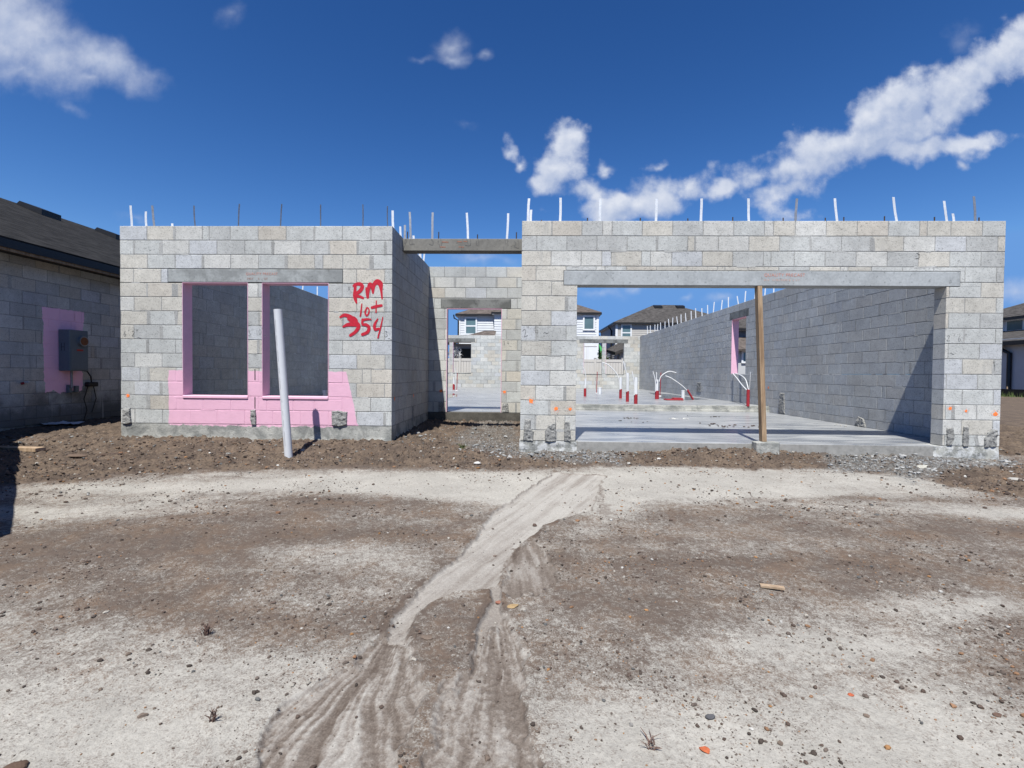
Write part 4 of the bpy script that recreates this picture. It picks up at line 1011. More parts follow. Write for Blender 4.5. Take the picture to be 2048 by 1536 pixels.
stone('stone', 882, 932, .025, (.22, .22, .21), 'grey stone half sunk at the edge of the white sand', seed=4)
stone('stone', 932, 918, .025, (.12, .12, .115), 'dark stone between the pale chip and the garage pillar', seed=5)
stone('stone', 1070, 1047, .027, (.085, .06, .05), 'dark brown stone at the top of the washed channel', seed=6, sx=1.1, flat=.8)
stone('stone', 990, 1105, .017, (.13, .10, .085), 'small brown stone in the middle of the pale channel', seed=7)
stone('stone', 1090, 1173, .014, (.09, .075, .07), 'small dark stone on the right edge of the brown wash', seed=8)
stone('stone', 998, 1201, .022, (.22, .10, .07), 'reddish stone where the channel narrows', seed=9, flat=.7)
stone('stone', 1026, 1212, .030, (.27, .19, .10), 'flat ochre stone beside the narrow channel', seed=10, flat=.35, sx=1.7)
stone('stone', 1120, 1103, .038, (.13, .105, .085), 'flat brown clod right of the channel', 'clod', seed=11, flat=.4)
stone('stone', 853, 1277, .025, (.13, .10, .08), 'flat brown clod on the island between the two washes', 'clod', seed=12, flat=.35, sx=1.8)
stone('stone', 1420, 1433, .020, (.07, .07, .075), 'dark grey stone low on the sand right of the washes', seed=13, flat=.7)
stone('stone', 1408, 1496, .022, (.33, .09, .04), 'bright orange red stone near the bottom edge', seed=14, flat=.6, sx=1.5)
stone('stone', 1262, 1449, .012, (.20, .19, .18), 'small round grey pebble beside the dark wash', seed=15, flat=.8, sx=1)
stone('stone', 1995, 1432, .018, (.10, .065, .05), 'dark brown stone on the sand at the right edge', seed=16)
stone('stone', 1702, 1386, .014, (.30, .08, .04), 'small red stone right of the grey stone', seed=17)
stone('stone', 24, 1534, .042, (.085, .056, .042), 'large brown clod cut by the bottom left corner', 'clod', seed=18)
stone('stone', 285, 1428, .020, (.14, .11, .09), 'brown clod on the sand at lower left', 'clod', seed=19)
stone('concrete_chunk', 2031, 958, .075, (.30, .29, .27), 'angular beige concrete chunk at the right edge', 'concrete chunk', seed=20, flat=.4)
stone('concrete_chunk', 1846, 937, .075, (.36, .35, .31), 'cream concrete lump in the grey gravel by the right pillar', 'concrete chunk', seed=21, flat=.6)
stone('clod', 152, 900, .10, (.11, .08, .062), 'long flat soil clod under the board end', 'clod', seed=22, flat=.25, sx=2.2)
stone('clod', 222, 906, .09, (.065, .045, .036), 'dark crusted clod left of the bay corner', 'clod', seed=23, flat=.22, sx=2.4)
stone('clod', 262, 904, .04, (.13, .10, .08), 'pale rounded clod just before the bay corner', 'clod', seed=24, flat=.6)
stone('clod', 500, 903, .06, (.15, .12, .095), 'flat tan clod left of the leaning pipe', 'clod', seed=25, flat=.3, sx=1.8)
stone('clod', 1486, 908, .06, (.13, .11, .09), 'grey brown clod in the mound left of the post', 'clod', seed=26, flat=.5)
stone('clod', 1660, 903, .08, (.085, .055, .042), 'dark reddish clod against the garage floor edge', 'clod', seed=27, flat=.4, sx=1.6)
# boards
def board(name, p0, p1, w, h, label):
    p0 = Vector(p0); p1 = Vector(p1); d = (p1-p0); dn = d.normalized(); s_ = Vector((-dn.y, dn.x, 0))*w/2
    t = MB(); up = Vector((0, 0, h))
    t.hexa([p0-s_, p1-s_, p1+s_, p0+s_, p0-s_+up, p1-s_+up, p1+s_+up, p0+s_+up]); o = t.build(name, M_BOARD); return tag(o, label, 'board')
q = G(74, 884); z = gz_at(q.x, q.y)
board('timber_board', (q.x-1.9, q.y+.15, z+.03), (q.x, q.y+.05, z+.02), .14, .045, 'pale timber board lying in the dirt at the left edge')
q = G(1520, 1173); z = gz_at(q.x, q.y)
board('wood_offcut', (q.x, q.y, z+.004), (q.x+.125, q.y-.035, z+.004), .035, .012, 'small tan wood offcut on the brown dirt')

mb = MB(); rn = random.Random(5)
PAL = [(.05, .04, .034), (.075, .055, .045), (.10, .08, .068), (.13, .10, .08), (.19, .11, .065), (.24, .13, .06), (.27, .25, .22), (.36, .35, .33), (.09, .09, .088)]
PW = [6, 6, 5, 4, 1.4, .5, 1.2, .6, 1.5]
cand = []
for _ in range(95000):
    y = 1.1 + 6.2*rn.random()**1.25; x = rn.uniform(-1.12, 1.12)*y
    cand.append((x, y))
cx = np.array([c[0] for c in cand]); cy_ = np.array([c[1] for c in cand])
ch, cb_, cdk, cg, cw, cl = ground_fields(cx, cy_); cz = base_h(cx, cy_)+ch
clump = fbm(cx, cy_, 2.2, 3, 60)
for i, (x, y) in enumerate(cand):
    p = (.25+.35*cb_[i])*(1-.75*cw[i])*(.15+sstep(.46, .68, np.array(clump[i]))) + cdk[i]*.5 + cg[i]*.9
    if rn.random() > p: continue
    if y > 6.55 and x < -1.9 and y > 6.9: continue
    r_ = .0019*(1/(rn.random()+.02))**.52
    r_ = min(r_, .011)*(1.0 if y < 4 else 1.35)
    if cdk[i] > .4: r_ *= 1.45
    if cg[i] > .4:
        col = rn.choices([(.26, .26, .255), (.19, .195, .2), (.10, .10, .098), (.36, .36, .35)], [3, 4, 3, .6])[0]; r_ *= 1.05
    else:
        w_ = list(PW)
        if x > .2: w_[4] *= 2.2; w_[5] *= 2.2
        if cdk[i] > .4: w_ = [5, 6, 8, 7, 2.5, .3, 1.2, .8, 1.2]
        col = rn.choices(PAL, w_)[0]
    k = rn.uniform(.8, 1.2)
    mb.add(*ico((x, y, cz[i]+r_*.35), r_, (col[0]*k, col[1]*k, col[2]*k, 1), rn, .75, rn.uniform(.9, 1.6)))
o = mb.build('gravel', M_STONE); tag(o, 'small stones and soil crumbs scattered over the sandy ground', 'gravel', kind='stuff')
# lumps heaped along the foundations
mb = MB(); rn = random.Random(6)
for (x0_, x1_, y_, sp, n, pal) in ((-7.6, -1.9, 6.70, .22, 520, 0), (-1.8, -.15, 9.2, .35, 220, 0), (-1.9, -.2, 7.6, .5, 260, 1), (-.5, 1.2, 6.55, .14, 380, 1), (1.2, 4.1, 6.55, .16, 420, 0), (4.2, 6.5, 6.48, .20, 620, 1), (6.3, 9, 7.5, .8, 150, 0), (-7.8, -5.9, 8.0, .9, 260, 0)):
    X = np.array([rn.uniform(x0_, x1_) for _ in range(n)]); Y = np.array([rn.gauss(y_, sp) for _ in range(n)])
    H_ = base_h(X, Y)+ground_fields(X, Y)[0]
    for x, y, z in zip(X, Y, H_):
        if y > YB-.03 and XBL < x < XBR: continue
        if y > YG-.05 and XGL < x < XGR: continue
        r_ = min(.007*(1/(rn.random()+.03))**.45, .036)
        col = rn.choice(((.10, .07, .05), (.07, .05, .04), (.13, .10, .08), (.16, .12, .09), (.2, .2, .19)) if pal == 0 else ((.22, .225, .225), (.15, .155, .155), (.30, .30, .295), (.10, .09, .08), (.18, .185, .19)))
        mb.add(*ico((x, y, z+r_*.25), r_, (*col, 1), rn, .65, rn.uniform(.9, 1.8)))
o = mb.build('rubble', M_STONE); tag(o, 'crumbled soil and broken mortar heaped along the house foundations', 'rubble', kind='stuff')

# weeds
def weed(px, py, label, n, h, spread, mat, seed, name='weed', cat='weed', q=None):
    rn = random.Random(seed); q = q or G(px, py); z = gz_at(q.x, q.y) if abs(q.x) < 9 and q.y < 11 else q.z
    mb = MB()
    for i in range(n):
        a = rn.uniform(0, 6.3); l = h*rn.uniform(.5, 1.1); bx, by = q.x+rn.uniform(-spread, spread)*.3, q.y+rn.uniform(-spread, spread)*.3
        dx, dy = math.cos(a)*spread*rn.random(), math.sin(a)*spread*rn.random()
        w = rn.uniform(.0012, .003)
        p0 = Vector((bx, by, z-.004)); p1 = Vector((bx+dx*.4, by+dy*.4, z+l*.6)); p2 = Vector((bx+dx, by+dy, z+l))
        mb.tube([p0, p1, p2], [w, w*.9, w*.3], 4)
        if rn.random() < .7:
            sx, sy = rn.uniform(-1, 1), rn.uniform(-1, 1); e = p1+Vector((sx, sy, .6))*l*.35; mb.tube([p1, e], [w*.8, w*.2], 4)
            if mat is M_LEAF:
                for _ in range(3):
                    c = p1.lerp(p2, rn.random()); u = Vector((rn.uniform(-1, 1), rn.uniform(-1, 1), rn.uniform(-.2, .6))).normalized()*l*.22; v = u.cross(Vector((0, 0, 1)))*.4
                    mb.add([c, c+u*.5+v, c+u, c+u*.5-v], [(0, 1, 2, 3)])
    o = mb.build(name, mat); return tag(o, label, cat)
weed(412, 1268, 'dry brown weed tuft at the edge of the left sand patch', 22, .06, .05, M_DRY, 1, 'dry_weed', 'weed')
weed(425, 1442, 'reddish dry weed standing on the lower left sand', 16, .055, .03, M_DRY, 2, 'dry_weed', 'weed')
weed(1300, 1490, 'dry root fibres left of the orange red stone', 14, .03, .06, M_DRY, 3, 'dry_weed', 'weed')
weed(1600, 1046, 'dark dry twig on the brown dirt under the post', 8, .03, .16, M_DRY, 4, 'dry_weed', 'weed')
weed(1022, 866, 'green weeds beside the garage pillar at the entry', 30, .10, .14, M_LEAF, 5)
weed(925, 897, 'sparse green grass tuft in the dirt before the entry', 26, .07, .10, M_LEAF, 6)

# ------------------------------------------------------------------ neighbouring block house on the left
XN = -7.95
nh = thing('block_house', 'neighbouring dark block house with shingle roof at the left edge', 'house', (XN, 8, .45))
nw = block_wall('shaded wall with a pink primer patch', (XN, 2.0), (0, 1), (1, 0), 21.0, .5, [], M_NEIGH, nh, 44, .1, zt=3.45, smear=.3, single=True)
block_wall('end wall', (XN-11.8, 23.0), (1, 0), (0, 1), 11.6, .5, [], M_NEIGH, nh, 46, .1, zt=3.45, single=True)
MB().box(XN-.19, XN-.012, 2, 22.8, .2, .497).build('foundation', M_FOUND, nh)
xe = -7.53; ze = atX(0, 470, xe).z; xr = -13.9; zr = atX(0, 395, xr).z
y0n, y1n = 1.2, 23.6; hip = 5.5; s2 = xr-(xe-xr)
def roof_slab(polys, mat, parent, th=.03, name='roof'):
    mb = MB()
    for p in polys: mb.prism(p, (0, 0, -th))
    return mb.build(name, mat, parent)
A_, B_ = (xe, y0n, ze), (xe, y1n, ze); R0, R1 = (xr, y0n+hip, zr), (xr, y1n-hip, zr); C_, D_ = (s2, y1n, ze), (s2, y0n, ze)
rf = roof_slab([[A_, B_, R1, R0], [B_, C_, R1], [C_, D_, R0, R1], [D_, A_, R0]], M_ROOFN, nh, .03)
MB().box(xe-.006, xe+.018, y0n, y1n, ze-.155, ze-.032).build('fascia', M_BLACK, nh)
MB().box(xe-.05, xe-.008, y0n, y1n, ze-.195, ze-.10).build('fascia_board', M_WOOD, nh)
MB().box(XN-.1, xe-.052, y0n, y1n, ze-.15, ze-.12).build('soffit', M_DARK, nh)
def roof_z(x): return ze+(x-xe)/(xr-xe)*(zr-ze)
for (px, py, L_) in ((78, 425, .55), (226, 474, .6)):
    # boxy off-ridge vent lying up the slope just under the ridge
    xv = xr+.75; q = atX(px, py, xv); y = q.y; dz = (zr-ze)/(xr-xe)
    m = MB(); a0, a1 = xv+.35, xv-.35
    z0_, z1_ = roof_z(a0), roof_z(a1)
    m.hexa([(a0, y-L_/2, z0_+.002), (a0, y+L_/2, z0_+.002), (a1, y+L_/2, z1_+.002), (a1, y-L_/2, z1_+.002), (a0, y-L_/2, z0_+.16), (a0, y+L_/2, z0_+.16), (a1+.1, y+L_/2, z1_+.09), (a1+.1, y-L_/2, z1_+.09)])
    m.build('roof_vent', M_BLACK, nh)
# meter box
mbx = thing('meter_box', 'grey electric meter box fixed over pink primer on the shaded block wall', 'meter box', (XN+.1, 8.36, 1.4))
ma, mz0, mz1 = (8.17, 8.53), atX(138, 742, -7.6).z, atX(138, 657, -7.6).z
MB().bbox(XN+.004, XN+.20, ma[0], ma[1], mz0, mz1, .008).build('case', M_STEEL_BOX, mbx)
MB().bbox(XN+.2005, XN+.207, ma[0]+.02, ma[1]-.02, mz0+.02, mz0+(mz1-mz0)*.60, .002).build('door', M_STEEL_BOX, mbx)
yc, zc = 8.40, mz1-.19
m = MB().tube([(XN+.2005, yc, zc), (XN+.25, yc, zc)], .088, 28); m.build('meter_ring', M_GALVD, mbx, False)
MB().tube([(XN+.2505, yc, zc), (XN+.254, yc, zc)], .070, 28).build('cover_plate', M_COPPER, mbx)
MB().box(XN+.2075, XN+.209, 8.30, 8.42, mz0+(mz1-mz0)*.49, mz0+(mz1-mz0)*.53).build('warning_label', simple('red_label', (.5, .04, .03), .5), mbx)
m = MB()
yl = ma[0]-.0012
for (a, b) in (((.06, .0), (.06, .14)), ((.11, .0), (.11, .14)), ((.06, .07), (.11, .07))):
    m.tube([(XN+a[0], yl, mz0+.34+a[1]), (XN+b[0], yl, mz0+.34+b[1])], .004, 4)
m.build('lettering', M_BLACK, mbx)
MB().tube([(XN+.08, 8.33, mz0-.001), (XN+.08, 8.33, mz0-.30)], .018, 8).build('conduit', M_GALVD, mbx, True)
MB().bbox(XN+.005, XN+.06, 8.30, 8.37, mz0-.38, mz0-.24, .006).build('junction_box', M_STEEL_BOX, mbx)
MB().bbox(XN+.005, XN+.05, 8.44, 8.51, mz0-.37, mz0-.26, .006).build('junction_box', M_STEEL_BOX, mbx)
MB().tube([(XN+.08, 8.5, mz0+.01), (XN+.09, 8.62, mz0+.0), (XN+.07, 8.72, mz0-.1), (XN+.05, 8.76, mz0-.24)], .012, 6).build('cable', M_BLACK, mbx, True)
MB().bbox(XN+.004, XN+.09, 8.66, 8.86, mz0-.28, mz0-.20, .01).build('cable_box', M_BLACK, mbx)
MB().tube([(XN+.03, 8.70, mz0-.28), (XN+.03, 8.62, mz0-.5), (XN+.03, 8.68, mz0-.7), (XN+.03, 8.60, mz0-.93)], .008, 6).build('cable', M_BLACK, mbx, True)
MB().tube([(XN+.03, 8.82, mz0-.28), (XN+.04, 8.86, mz0-.5), (XN+.03, 8.78, mz0-.75)], .008, 6).build('cable', M_BLACK, mbx, True)
# hose bib
hb = thing('hose_tap', 'small white and red tap stub on the stained lower wall at left', 'tap', (XN, 7.55, 1.0))
q = atX(52, 766, XN+.06)
MB().tube([(XN, q.y, q.z), (XN+.09, q.y+.02, q.z+.02)], .014, 8).build('spout', M_TUBE, hb, True); MB().tube([(XN+.03, q.y-.05, q.z-.01), (XN+.05, q.y-.02, q.z)], .02, 8).build('valve', M_SLEEVE, hb, True)
# plastic sheet scrap by the neighbour wall
q = atZ(105, 845, .52); rn = random.Random(12); n = 14; vs = []; fs = []
for j in range(6):
    for i in range(n):
        x = q.x-.35+.75*i/(n-1)+rn.uniform(-.01, .01); y = q.y-.12+.25*j/5+.08*math.sin(i*.7); zz = gz_at(x, y)+.02+.05*float(fbm(np.array([x]), np.array([y]), 9, 3, 70)[0])
        vs.append((x, y, zz))
for j in range(5):
    for i in range(n-1): fs.append((j*n+i, j*n+i+1, (j+1)*n+i+1, (j+1)*n+i))
o = MB().add(vs, fs).build('plastic_scrap', M_TUBE, None, True); tag(o, 'crumpled white plastic scrap on the dirt under the meter box wall', 'litter')

# ------------------------------------------------------------------ houses behind
def lap_wall(x0, x1, y, z0, z1, mat, parent, axis='x', sgn=-1, step=.18):
    mb = MB(); z = z0
    while z < z1-.01:
        zt_ = min(z+step, z1)
        if axis == 'x': mb.add([(x0, y+sgn*.03, z), (x1, y+sgn*.03, z), (x1, y+sgn*.006, zt_), (x0, y+sgn*.006, zt_), (x0, y, z), (x1, y, z)], [(0, 1, 2, 3), (4, 5, 1, 0)])
        else: mb.add([(y+sgn*.03, x0, z), (y+sgn*.03, x1, z), (y+sgn*.006, x1, zt_), (y+sgn*.006, x0, zt_), (y, x0, z), (y, x1, z)], [(0, 1, 2, 3), (4, 5, 1, 0)])
        z = zt_
    if axis == 'x': mb.box(x0, x1, min(y, y-sgn*.25), max(y, y-sgn*.25)-.0, z0, z1)
    else: mb.box(min(y, y-sgn*.25), max(y, y-sgn*.25), x0, x1, z0, z1)
    return mb.build('wall', mat, parent)
def window(x0, x1, y, z0, z1, parent, mid=True):
    f = MB(); t = .07
    f.box(x0-t*1.6, x0, y-.09, y-.031, z0-t*1.6, z1+t*1.6); f.box(x1, x1+t*1.6, y-.09, y-.031, z0-t*1.6, z1+t*1.6)
    f.box(x0, x1, y-.088, y-.031, z1, z1+t*1.6); f.box(x0, x1, y-.088, y-.031, z0-t*1.6, z0)
    if mid: zm = (z0+z1)/2; f.box(x0+.001, x1-.001, y-.07, y-.04, zm-.05, zm+.05)
    fr = f.build('window', M_WHITE, parent)
    MB().box(x0+.001, x1-.001, y-.055, y-.034, z0+.001, z1-.001).build('pane', M_GLASS, fr)
    return fr
def hip_roof(x0, x1, y0, y1, ze, zr, parent, mat, ov=.45, vents=()):
    x0 -= ov; x1 += ov; y0 -= ov; y1 += ov
    W, Dp = x1-x0, y1-y0; h = min(W, Dp)/2
    if W >= Dp: r0, r1 = (x0+h, (y0+y1)/2, zr), (x1-h, (y0+y1)/2, zr); polys = [[(x0, y0, ze), (x1, y0, ze), r1, r0], [(x1, y0, ze), (x1, y1, ze), r1], [(x1, y1, ze), (x0, y1, ze), r0, r1], [(x0, y1, ze), (x0, y0, ze), r0]]
    else: r0, r1 = ((x0+x1)/2, y0+h, zr), ((x0+x1)/2, y1-h, zr); polys = [[(x0, y0, ze), (x1, y0, ze), r0], [(x1, y0, ze), (x1, y1, ze), r1, r0], [(x1, y1, ze), (x0, y1, ze), r1], [(x0, y1, ze), (x0, y0, ze), r0, r1]]
    rf = roof_slab(polys, mat, parent, .04)
    m = MB(); b = .16
    m.box(x0, x1, y0-.02, y0+.02, ze-b, ze-.045); m.box(x0, x1, y1-.02, y1+.02, ze-b, ze-.045); m.box(x0-.02, x0+.02, y0+.021, y1-.021, ze-b, ze-.045); m.box(x1-.02, x1+.02, y0+.021, y1-.021, ze-b, ze-.045)
    m.build('gutter', M_BLACK, parent)
    MB().box(x0+.02, x1-.02, y0+.02, y1-.02, ze-b+.01, ze-b+.03).build('soffit', M_WHITE, parent)
    return rf
def zof(py, Y, px=1056): return atY(px, py, Y).z
def xof(px, Y, py=700): return atY(px, py, Y).x
# white sided house straight behind
Y1 = 37.2; Y2 = 36.0
ha = thing('sided_house', 'white sided two storey house behind the end wall with grey hip roof', 'house', (2, 38, .5))
xa0, xa1, xa2 = xof(917, Y1), xof(988, Y2), xof(1196, Y2)
zea = zof(628, Y1, 950)
lap_wall(xa0, xa1, Y1, .5, zea-.05, M_SIDING, ha); lap_wall(xa1, xa2, Y2, .5, zea-.02, M_SIDING, ha)
lap_wall(Y1, Y1+9, xa0, .5, zea-.05, M_SIDING, ha, 'y', -1); lap_wall(Y2, Y1+9, xa2, .5, zea-.02, M_SIDING, ha, 'y', 1)
lap_wall(Y2, Y1, xa1, .5, zea-.05, M_SIDING, ha, 'y', -1)
MB().box(xa2-.14, xa2+.03, Y2-.05, Y2-.031, .5, zea-.15).build('corner_board', M_WHITE, ha); MB().box(xa0-.03, xa0+.14, Y1-.05, Y1-.031, .5, zea-.15).build('corner_board', M_WHITE, ha)
hip_roof(xa0, xa2, Y1, Y1+9, zea, zea+2.2, ha, M_ROOFB, .22); hip_roof(xa1, xa2, Y2, Y2+8, zea+.02, zea+1.9, ha, M_ROOFB, .2)
window(xof(932, Y1), xof(951, Y1), Y1, zof(667, Y1, 940), zof(637, Y1, 940), ha); window(xof(1168, Y2), xof(1186, Y2), Y2, zof(658, Y2, 1177), zof(634, Y2, 1177), ha, False)
MB().tube([(xa0-.33, Y1-.36, zea-.1), (xa0-.3, Y1-.3, zea-.35), (xa0-.02, Y1-.1, zea-.5), (xa0-.02, Y1-.1, .55)], .05, 8).build('downspout', M_BLACK, ha, True)
# lower lean-to roof and lanai
zl = zof(672, 35, 950)
lx0, lx1 = xof(890, 34.2), xof(989, 34.2)
roof_slab([[(lx0, 33.2, zl-.55), (lx1, 33.2, zl-.55), (lx1, 35.8, zl+.45), (lx0+2.6, 35.8, zl+.45)], [(lx0, 33.2, zl-.55), (lx0+2.6, 35.8, zl+.45), (lx0, 37, zl-.55)]], M_ROOFB, ha, .05)
MB().box(lx0+.3, lx1-.1, 34.3, 34.5, .5, zl-.6).build('wall', M_STUCCO, ha)
a, b = atY(917, 697, 34.25), atY(941, 717, 34.25); MB().box(a.x, b.x, 34.24, 34.298, b.z-.6, a.z).build('lanai_opening', M_DARK, ha)
MB().box(xof(1168, 33.4), xof(1193.5, 33.4), 33.2, 33.4, .5, zof(687, 33.3, 1180)).build('porch_wall', M_WHITE, ha)
m = MB(); 
for px in (1173, 1176): m.box(xof(px, 33.2)-.01, xof(px, 33.2)+.01, 33.19, 33.199, .5, zof(692, 33.2, 1180))
m.box(xof(1168, 33.2), xof(1193.5, 33.2), 33.185, 33.199, zof(692.5, 33.2, 1180)-.02, zof(692, 33.2, 1180)+.02); m.build('porch_trim', M_FENCE, ha)
# tan house to the right behind
Y3 = 43.0
hb_ = thing('sided_house', 'tan sided two storey house behind with broad dark hip roof', 'house', (12, 46, .5))
xb_0 = xof(1231, Y3); xb_1 = 18.2; zeb = zof(645, Y3, 1280)
lap_wall(xb_0, xb_1, Y3, .5, zeb-.05, M_TAN, hb_); lap_wall(Y3, Y3+8.6, xb_0, .5, zeb-.05, M_TAN, hb_, 'y', -1); lap_wall(Y3, Y3+8.6, xb_1, .5, zeb-.05, M_TAN, hb_, 'y', 1)
MB().box(xb_0-.03, xb_0+.16, Y3-.05, Y3-.031, .5, zeb-.15).build('corner_board', M_WHITE, hb_)
zrb = zof(610, Y3+4.3, 1330)
hip_roof(xb_0, xb_1, Y3, Y3+8.6, zeb, zrb, hb_, M_ROOF, .25)
for px in (1312, 1356):
    x = xof(px, Y3+4.0); z = zrb-.30; MB().hexa([(x-.36, Y3+3.3, z-.12), (x+.36, Y3+3.3, z-.12), (x+.36, Y3+3.9, z+.10), (x-.36, Y3+3.9, z+.10), (x-.36, Y3+3.3, z+.08), (x+.36, Y3+3.3, z+.08), (x+.36, Y3+3.9, z+.24), (x-.36, Y3+3.9, z+.24)]).build('roof_vent', M_BLACK, hb_)
window(xof(1244, Y3), xof(1260, Y3), Y3, zof(671, Y3, 1250)-.4, zof(651, Y3, 1250), hb_)
MB().tube([(xb_0-.4, Y3+1.5, zeb-.12), (xb_0-.12, Y3+1.5, zeb-.6), (xb_0-.12, Y3+1.5, .6)], .07, 8).build('downspout', M_BLACK, hb_, True)
MB().tube([(xb_0-.4, Y3+8.8, zeb-.12), (xb_0-.12, Y3+8.5, zeb-.6), (xb_0-.12, Y3+8.5, .6)], .07, 8).build('downspout', M_BLACK, hb_, True)
gx0, gx1 = xof(1224, 40), xof(1270, 40)
roof_slab([[(gx0, 38.5, zof(704, 38.5, 1224)), (gx1, 38.5, zof(684, 38.5, 1250)), (gx1, 42.9, zof(676, 42.9, 1250)), (gx0, 42.9, zof(699, 42.9, 1226))]], M_ROOF, hb_, .25)
MB().box(gx0+.4, gx1, 38.9, 39.1, .5, zof(705, 39, 1240)).build('wall', M_TAN, hb_)
# dark gabled house seen through the side window
hc = thing('sided_house', 'grey house with brown lower roof glimpsed through the pink side window', 'house', (16, 33, .5))
Y4 = 32; xc0, xc1 = 11.2, 20; zc_ = zof(652, Y4, 1484)
lap_wall(xc0, xc1, Y4+1.6, .5, zc_, simple('blue_grey_siding', (.12, .135, .16), .6), hc)
MB().box(xc0, xc1, Y4, Y4+.2, .5, zof(696, Y4, 1484)).build('wall', M_STUCCO, hc)
hip_roof(xc0, xc1, Y4+1.6, Y4+8, zc_, zc_+1.6, hc, M_ROOF, .4)
zz = zof(697, Y4, 1484); roof_slab([[(xc0-.3, Y4-.4, zz-.05), (xc1, Y4-.4, zz-.05), (xc1, Y4+1.55, zz+.85), (xc0-.3, Y4+1.55, zz+.85)]], M_ROOFB, hc, .12)
window(xof(1486, Y4), xof(1492, Y4)+.4, Y4, zof(723, Y4, 1488), zof(705, Y4, 1488), hc, False)
# stucco house at the right edge
XD = 25.0
hd = thing('stucco_house', 'pale stucco house with stacked dark roofs at the far right edge', 'house', (27, 26, .2))
MB().box(XD, XD+12, 14, 33, .1, 3.45).build('wall', M_STUCCO, hd)
zed = 3.42
roof_slab([[(XD-.4, 13.6, zed-.12), (XD-.4, 33.4, zed-.12), (XD+3.2, 33.4, zed+.75), (XD+3.2, 13.6, zed+.75)]], M_ROOF, hd, .08)
MB().box(XD-.43, XD-.40, 13.6, 33.4, zed-.34, zed-.13).build('gutter', M_BLACK, hd)
lap_wall(20, 33, XD+3.2, zed+.4, zed+1.5, M_SIDING, hd, 'y', -1)
hip_roof(XD+3.2, XD+12, 18, 33, zed+1.5, zed+3.6, hd, M_ROOF, .5)
MB().bbox(XD+3.14, XD+3.165, 28.9, 30.0, zed+.7, zed+1.35, .004).build('window', M_WHITE, hd)
MB().bbox(XD+3.12, XD+3.138, 29.0, 29.9, zed+.76, zed+1.29, .004).build('pane', M_GLASS, hd)
q = atX(2018, 740, XD-.1)
MB().tube([(XD-.38, q.y+.6, zed-.3), (XD-.2, q.y+.3, zed-.55), (XD-.1, q.y, zed-.75), (XD-.1, q.y, .3)], .10, 8).build('downspout', M_BLACK, hd, True)
sf = thing('silt_fence', 'black silt fence along the foot of the stucco house', 'fence', (XD-1.2, 23, .4))
MB().box(XD-1.22, XD-1.2, 12, 34, .30, .86).build('fabric', M_SILT, sf)
for i in range(9): MB().box(XD-1.199, XD-1.16, 12.2+i*2.6, 12.24+i*2.6, .3, .98).build('stake', M_BOARD, sf)
rn = random.Random(9); mb = MB()
for i in range(900):
    x, y = XD-1.4-abs(rn.gauss(0, .5)), rn.uniform(13, 33); l = rn.uniform(.08, .3); a = rn.uniform(0, 6.3)
    z = .5; mb.add([(x-.012, y, z-.02), (x+.012, y, z-.02), (x+.1*math.cos(a)*l*2, y+.1*math.sin(a), z+l)], [(0, 1, 2)])
o = mb.build('grass', M_LEAF); tag(o, 'rough grass strip before the black silt fence', 'grass', kind='stuff')
# vinyl fence behind the end wall
YF = 29.5
vf = thing('vinyl_fence', 'beige vinyl privacy fence seen through the end wall windows', 'fence', (0, YF, .5))
zf = zof(719, YF, 1220)
fx0 = xof(920, YF); posts = [fx0+(xof(1190.7, YF)-fx0)/5*i for i in range(-2, 8)]
for i, x in enumerate(posts):
    MB().bbox(x-.065, x+.065, YF-.065, YF+.065, .45, zf+.06, .006).build('post', M_FENCE, vf)
    MB().prism([(x-.08, YF-.08, zf+.061), (x+.08, YF-.08, zf+.061), (x+.08, YF+.08, zf+.061), (x-.08, YF+.08, zf+.061)], (0, 0, .03)).build('post_cap', M_FENCE, vf)
    if i < len(posts)-1:
        m = MB(); x1 = posts[i+1]; m.box(x+.066, x1-.066, YF-.03, YF+.03, zf-.16, zf); m.box(x+.066, x1-.066, YF-.03, YF+.03, .48, .62)
        k = 9; w = (x1-x-.14)/k
        for j in range(k): m.box(x+.07+j*w, x+.07+(j+1)*w-.012, YF-.015, YF+.015, .621, zf-.161)
        m.build('panel', M_FENCE, vf)
# small green patio umbrella and shrubs behind the fence
q = atY(1198, 700, 39); gu = thing('patio_umbrella', 'folded green patio umbrella glimpsed through the end window', 'umbrella', (q.x, q.y, .5))
MB().tube([(q.x, q.y, .5), (q.x, q.y, q.z+.5)], .03, 8).build('pole', M_BLACK, gu, True)
MB().tube([(q.x, q.y, q.z-.75), (q.x, q.y, q.z-.1), (q.x-.1, q.y, q.z+.55)], [.62, .45, .03], 8, col=(1, 1, 1, 1)).build('canopy', M_GREEN, gu)
def shrub(px, py, Y, r_, label, mat, seed, n=420):
    rn = random.Random(seed); q = atY(px, py, Y); mb = MB()
    t = thing('shrub', label, 'shrub', (q.x, Y, .5))
    for i in range(n):
        u = Vector((rn.gauss(0, 1), rn.gauss(0, 1), rn.gauss(0, 1))).normalized()*r_*rn.random()**.4
        c = Vector((q.x, Y, q.z))+u; a = Vector((rn.uniform(-1, 1), rn.uniform(-1, 1), rn.uniform(-1, 1))).normalized()*.09; b = a.cross(Vector((rn.random(), rn.random(), rn.random()))).normalized()*.05
        mb.add([c-a, c+b, c+a, c-b], [(0, 1, 2, 3)])
    mb.build('foliage', mat, t); MB().tube([(q.x, Y, .5), (q.x, Y, q.z)], .04, 6).build('stem', M_DRY, t)
shrub(911, 708, 33.4, .5, 'pale flowering shrub in front of the white house porch', simple('pale_blossom', (.5, .5, .5), .7, .3, 4), 3, 240)
shrub(1199, 722, 36, .8, 'dark green shrub below the folded umbrella', M_LEAF, 4)

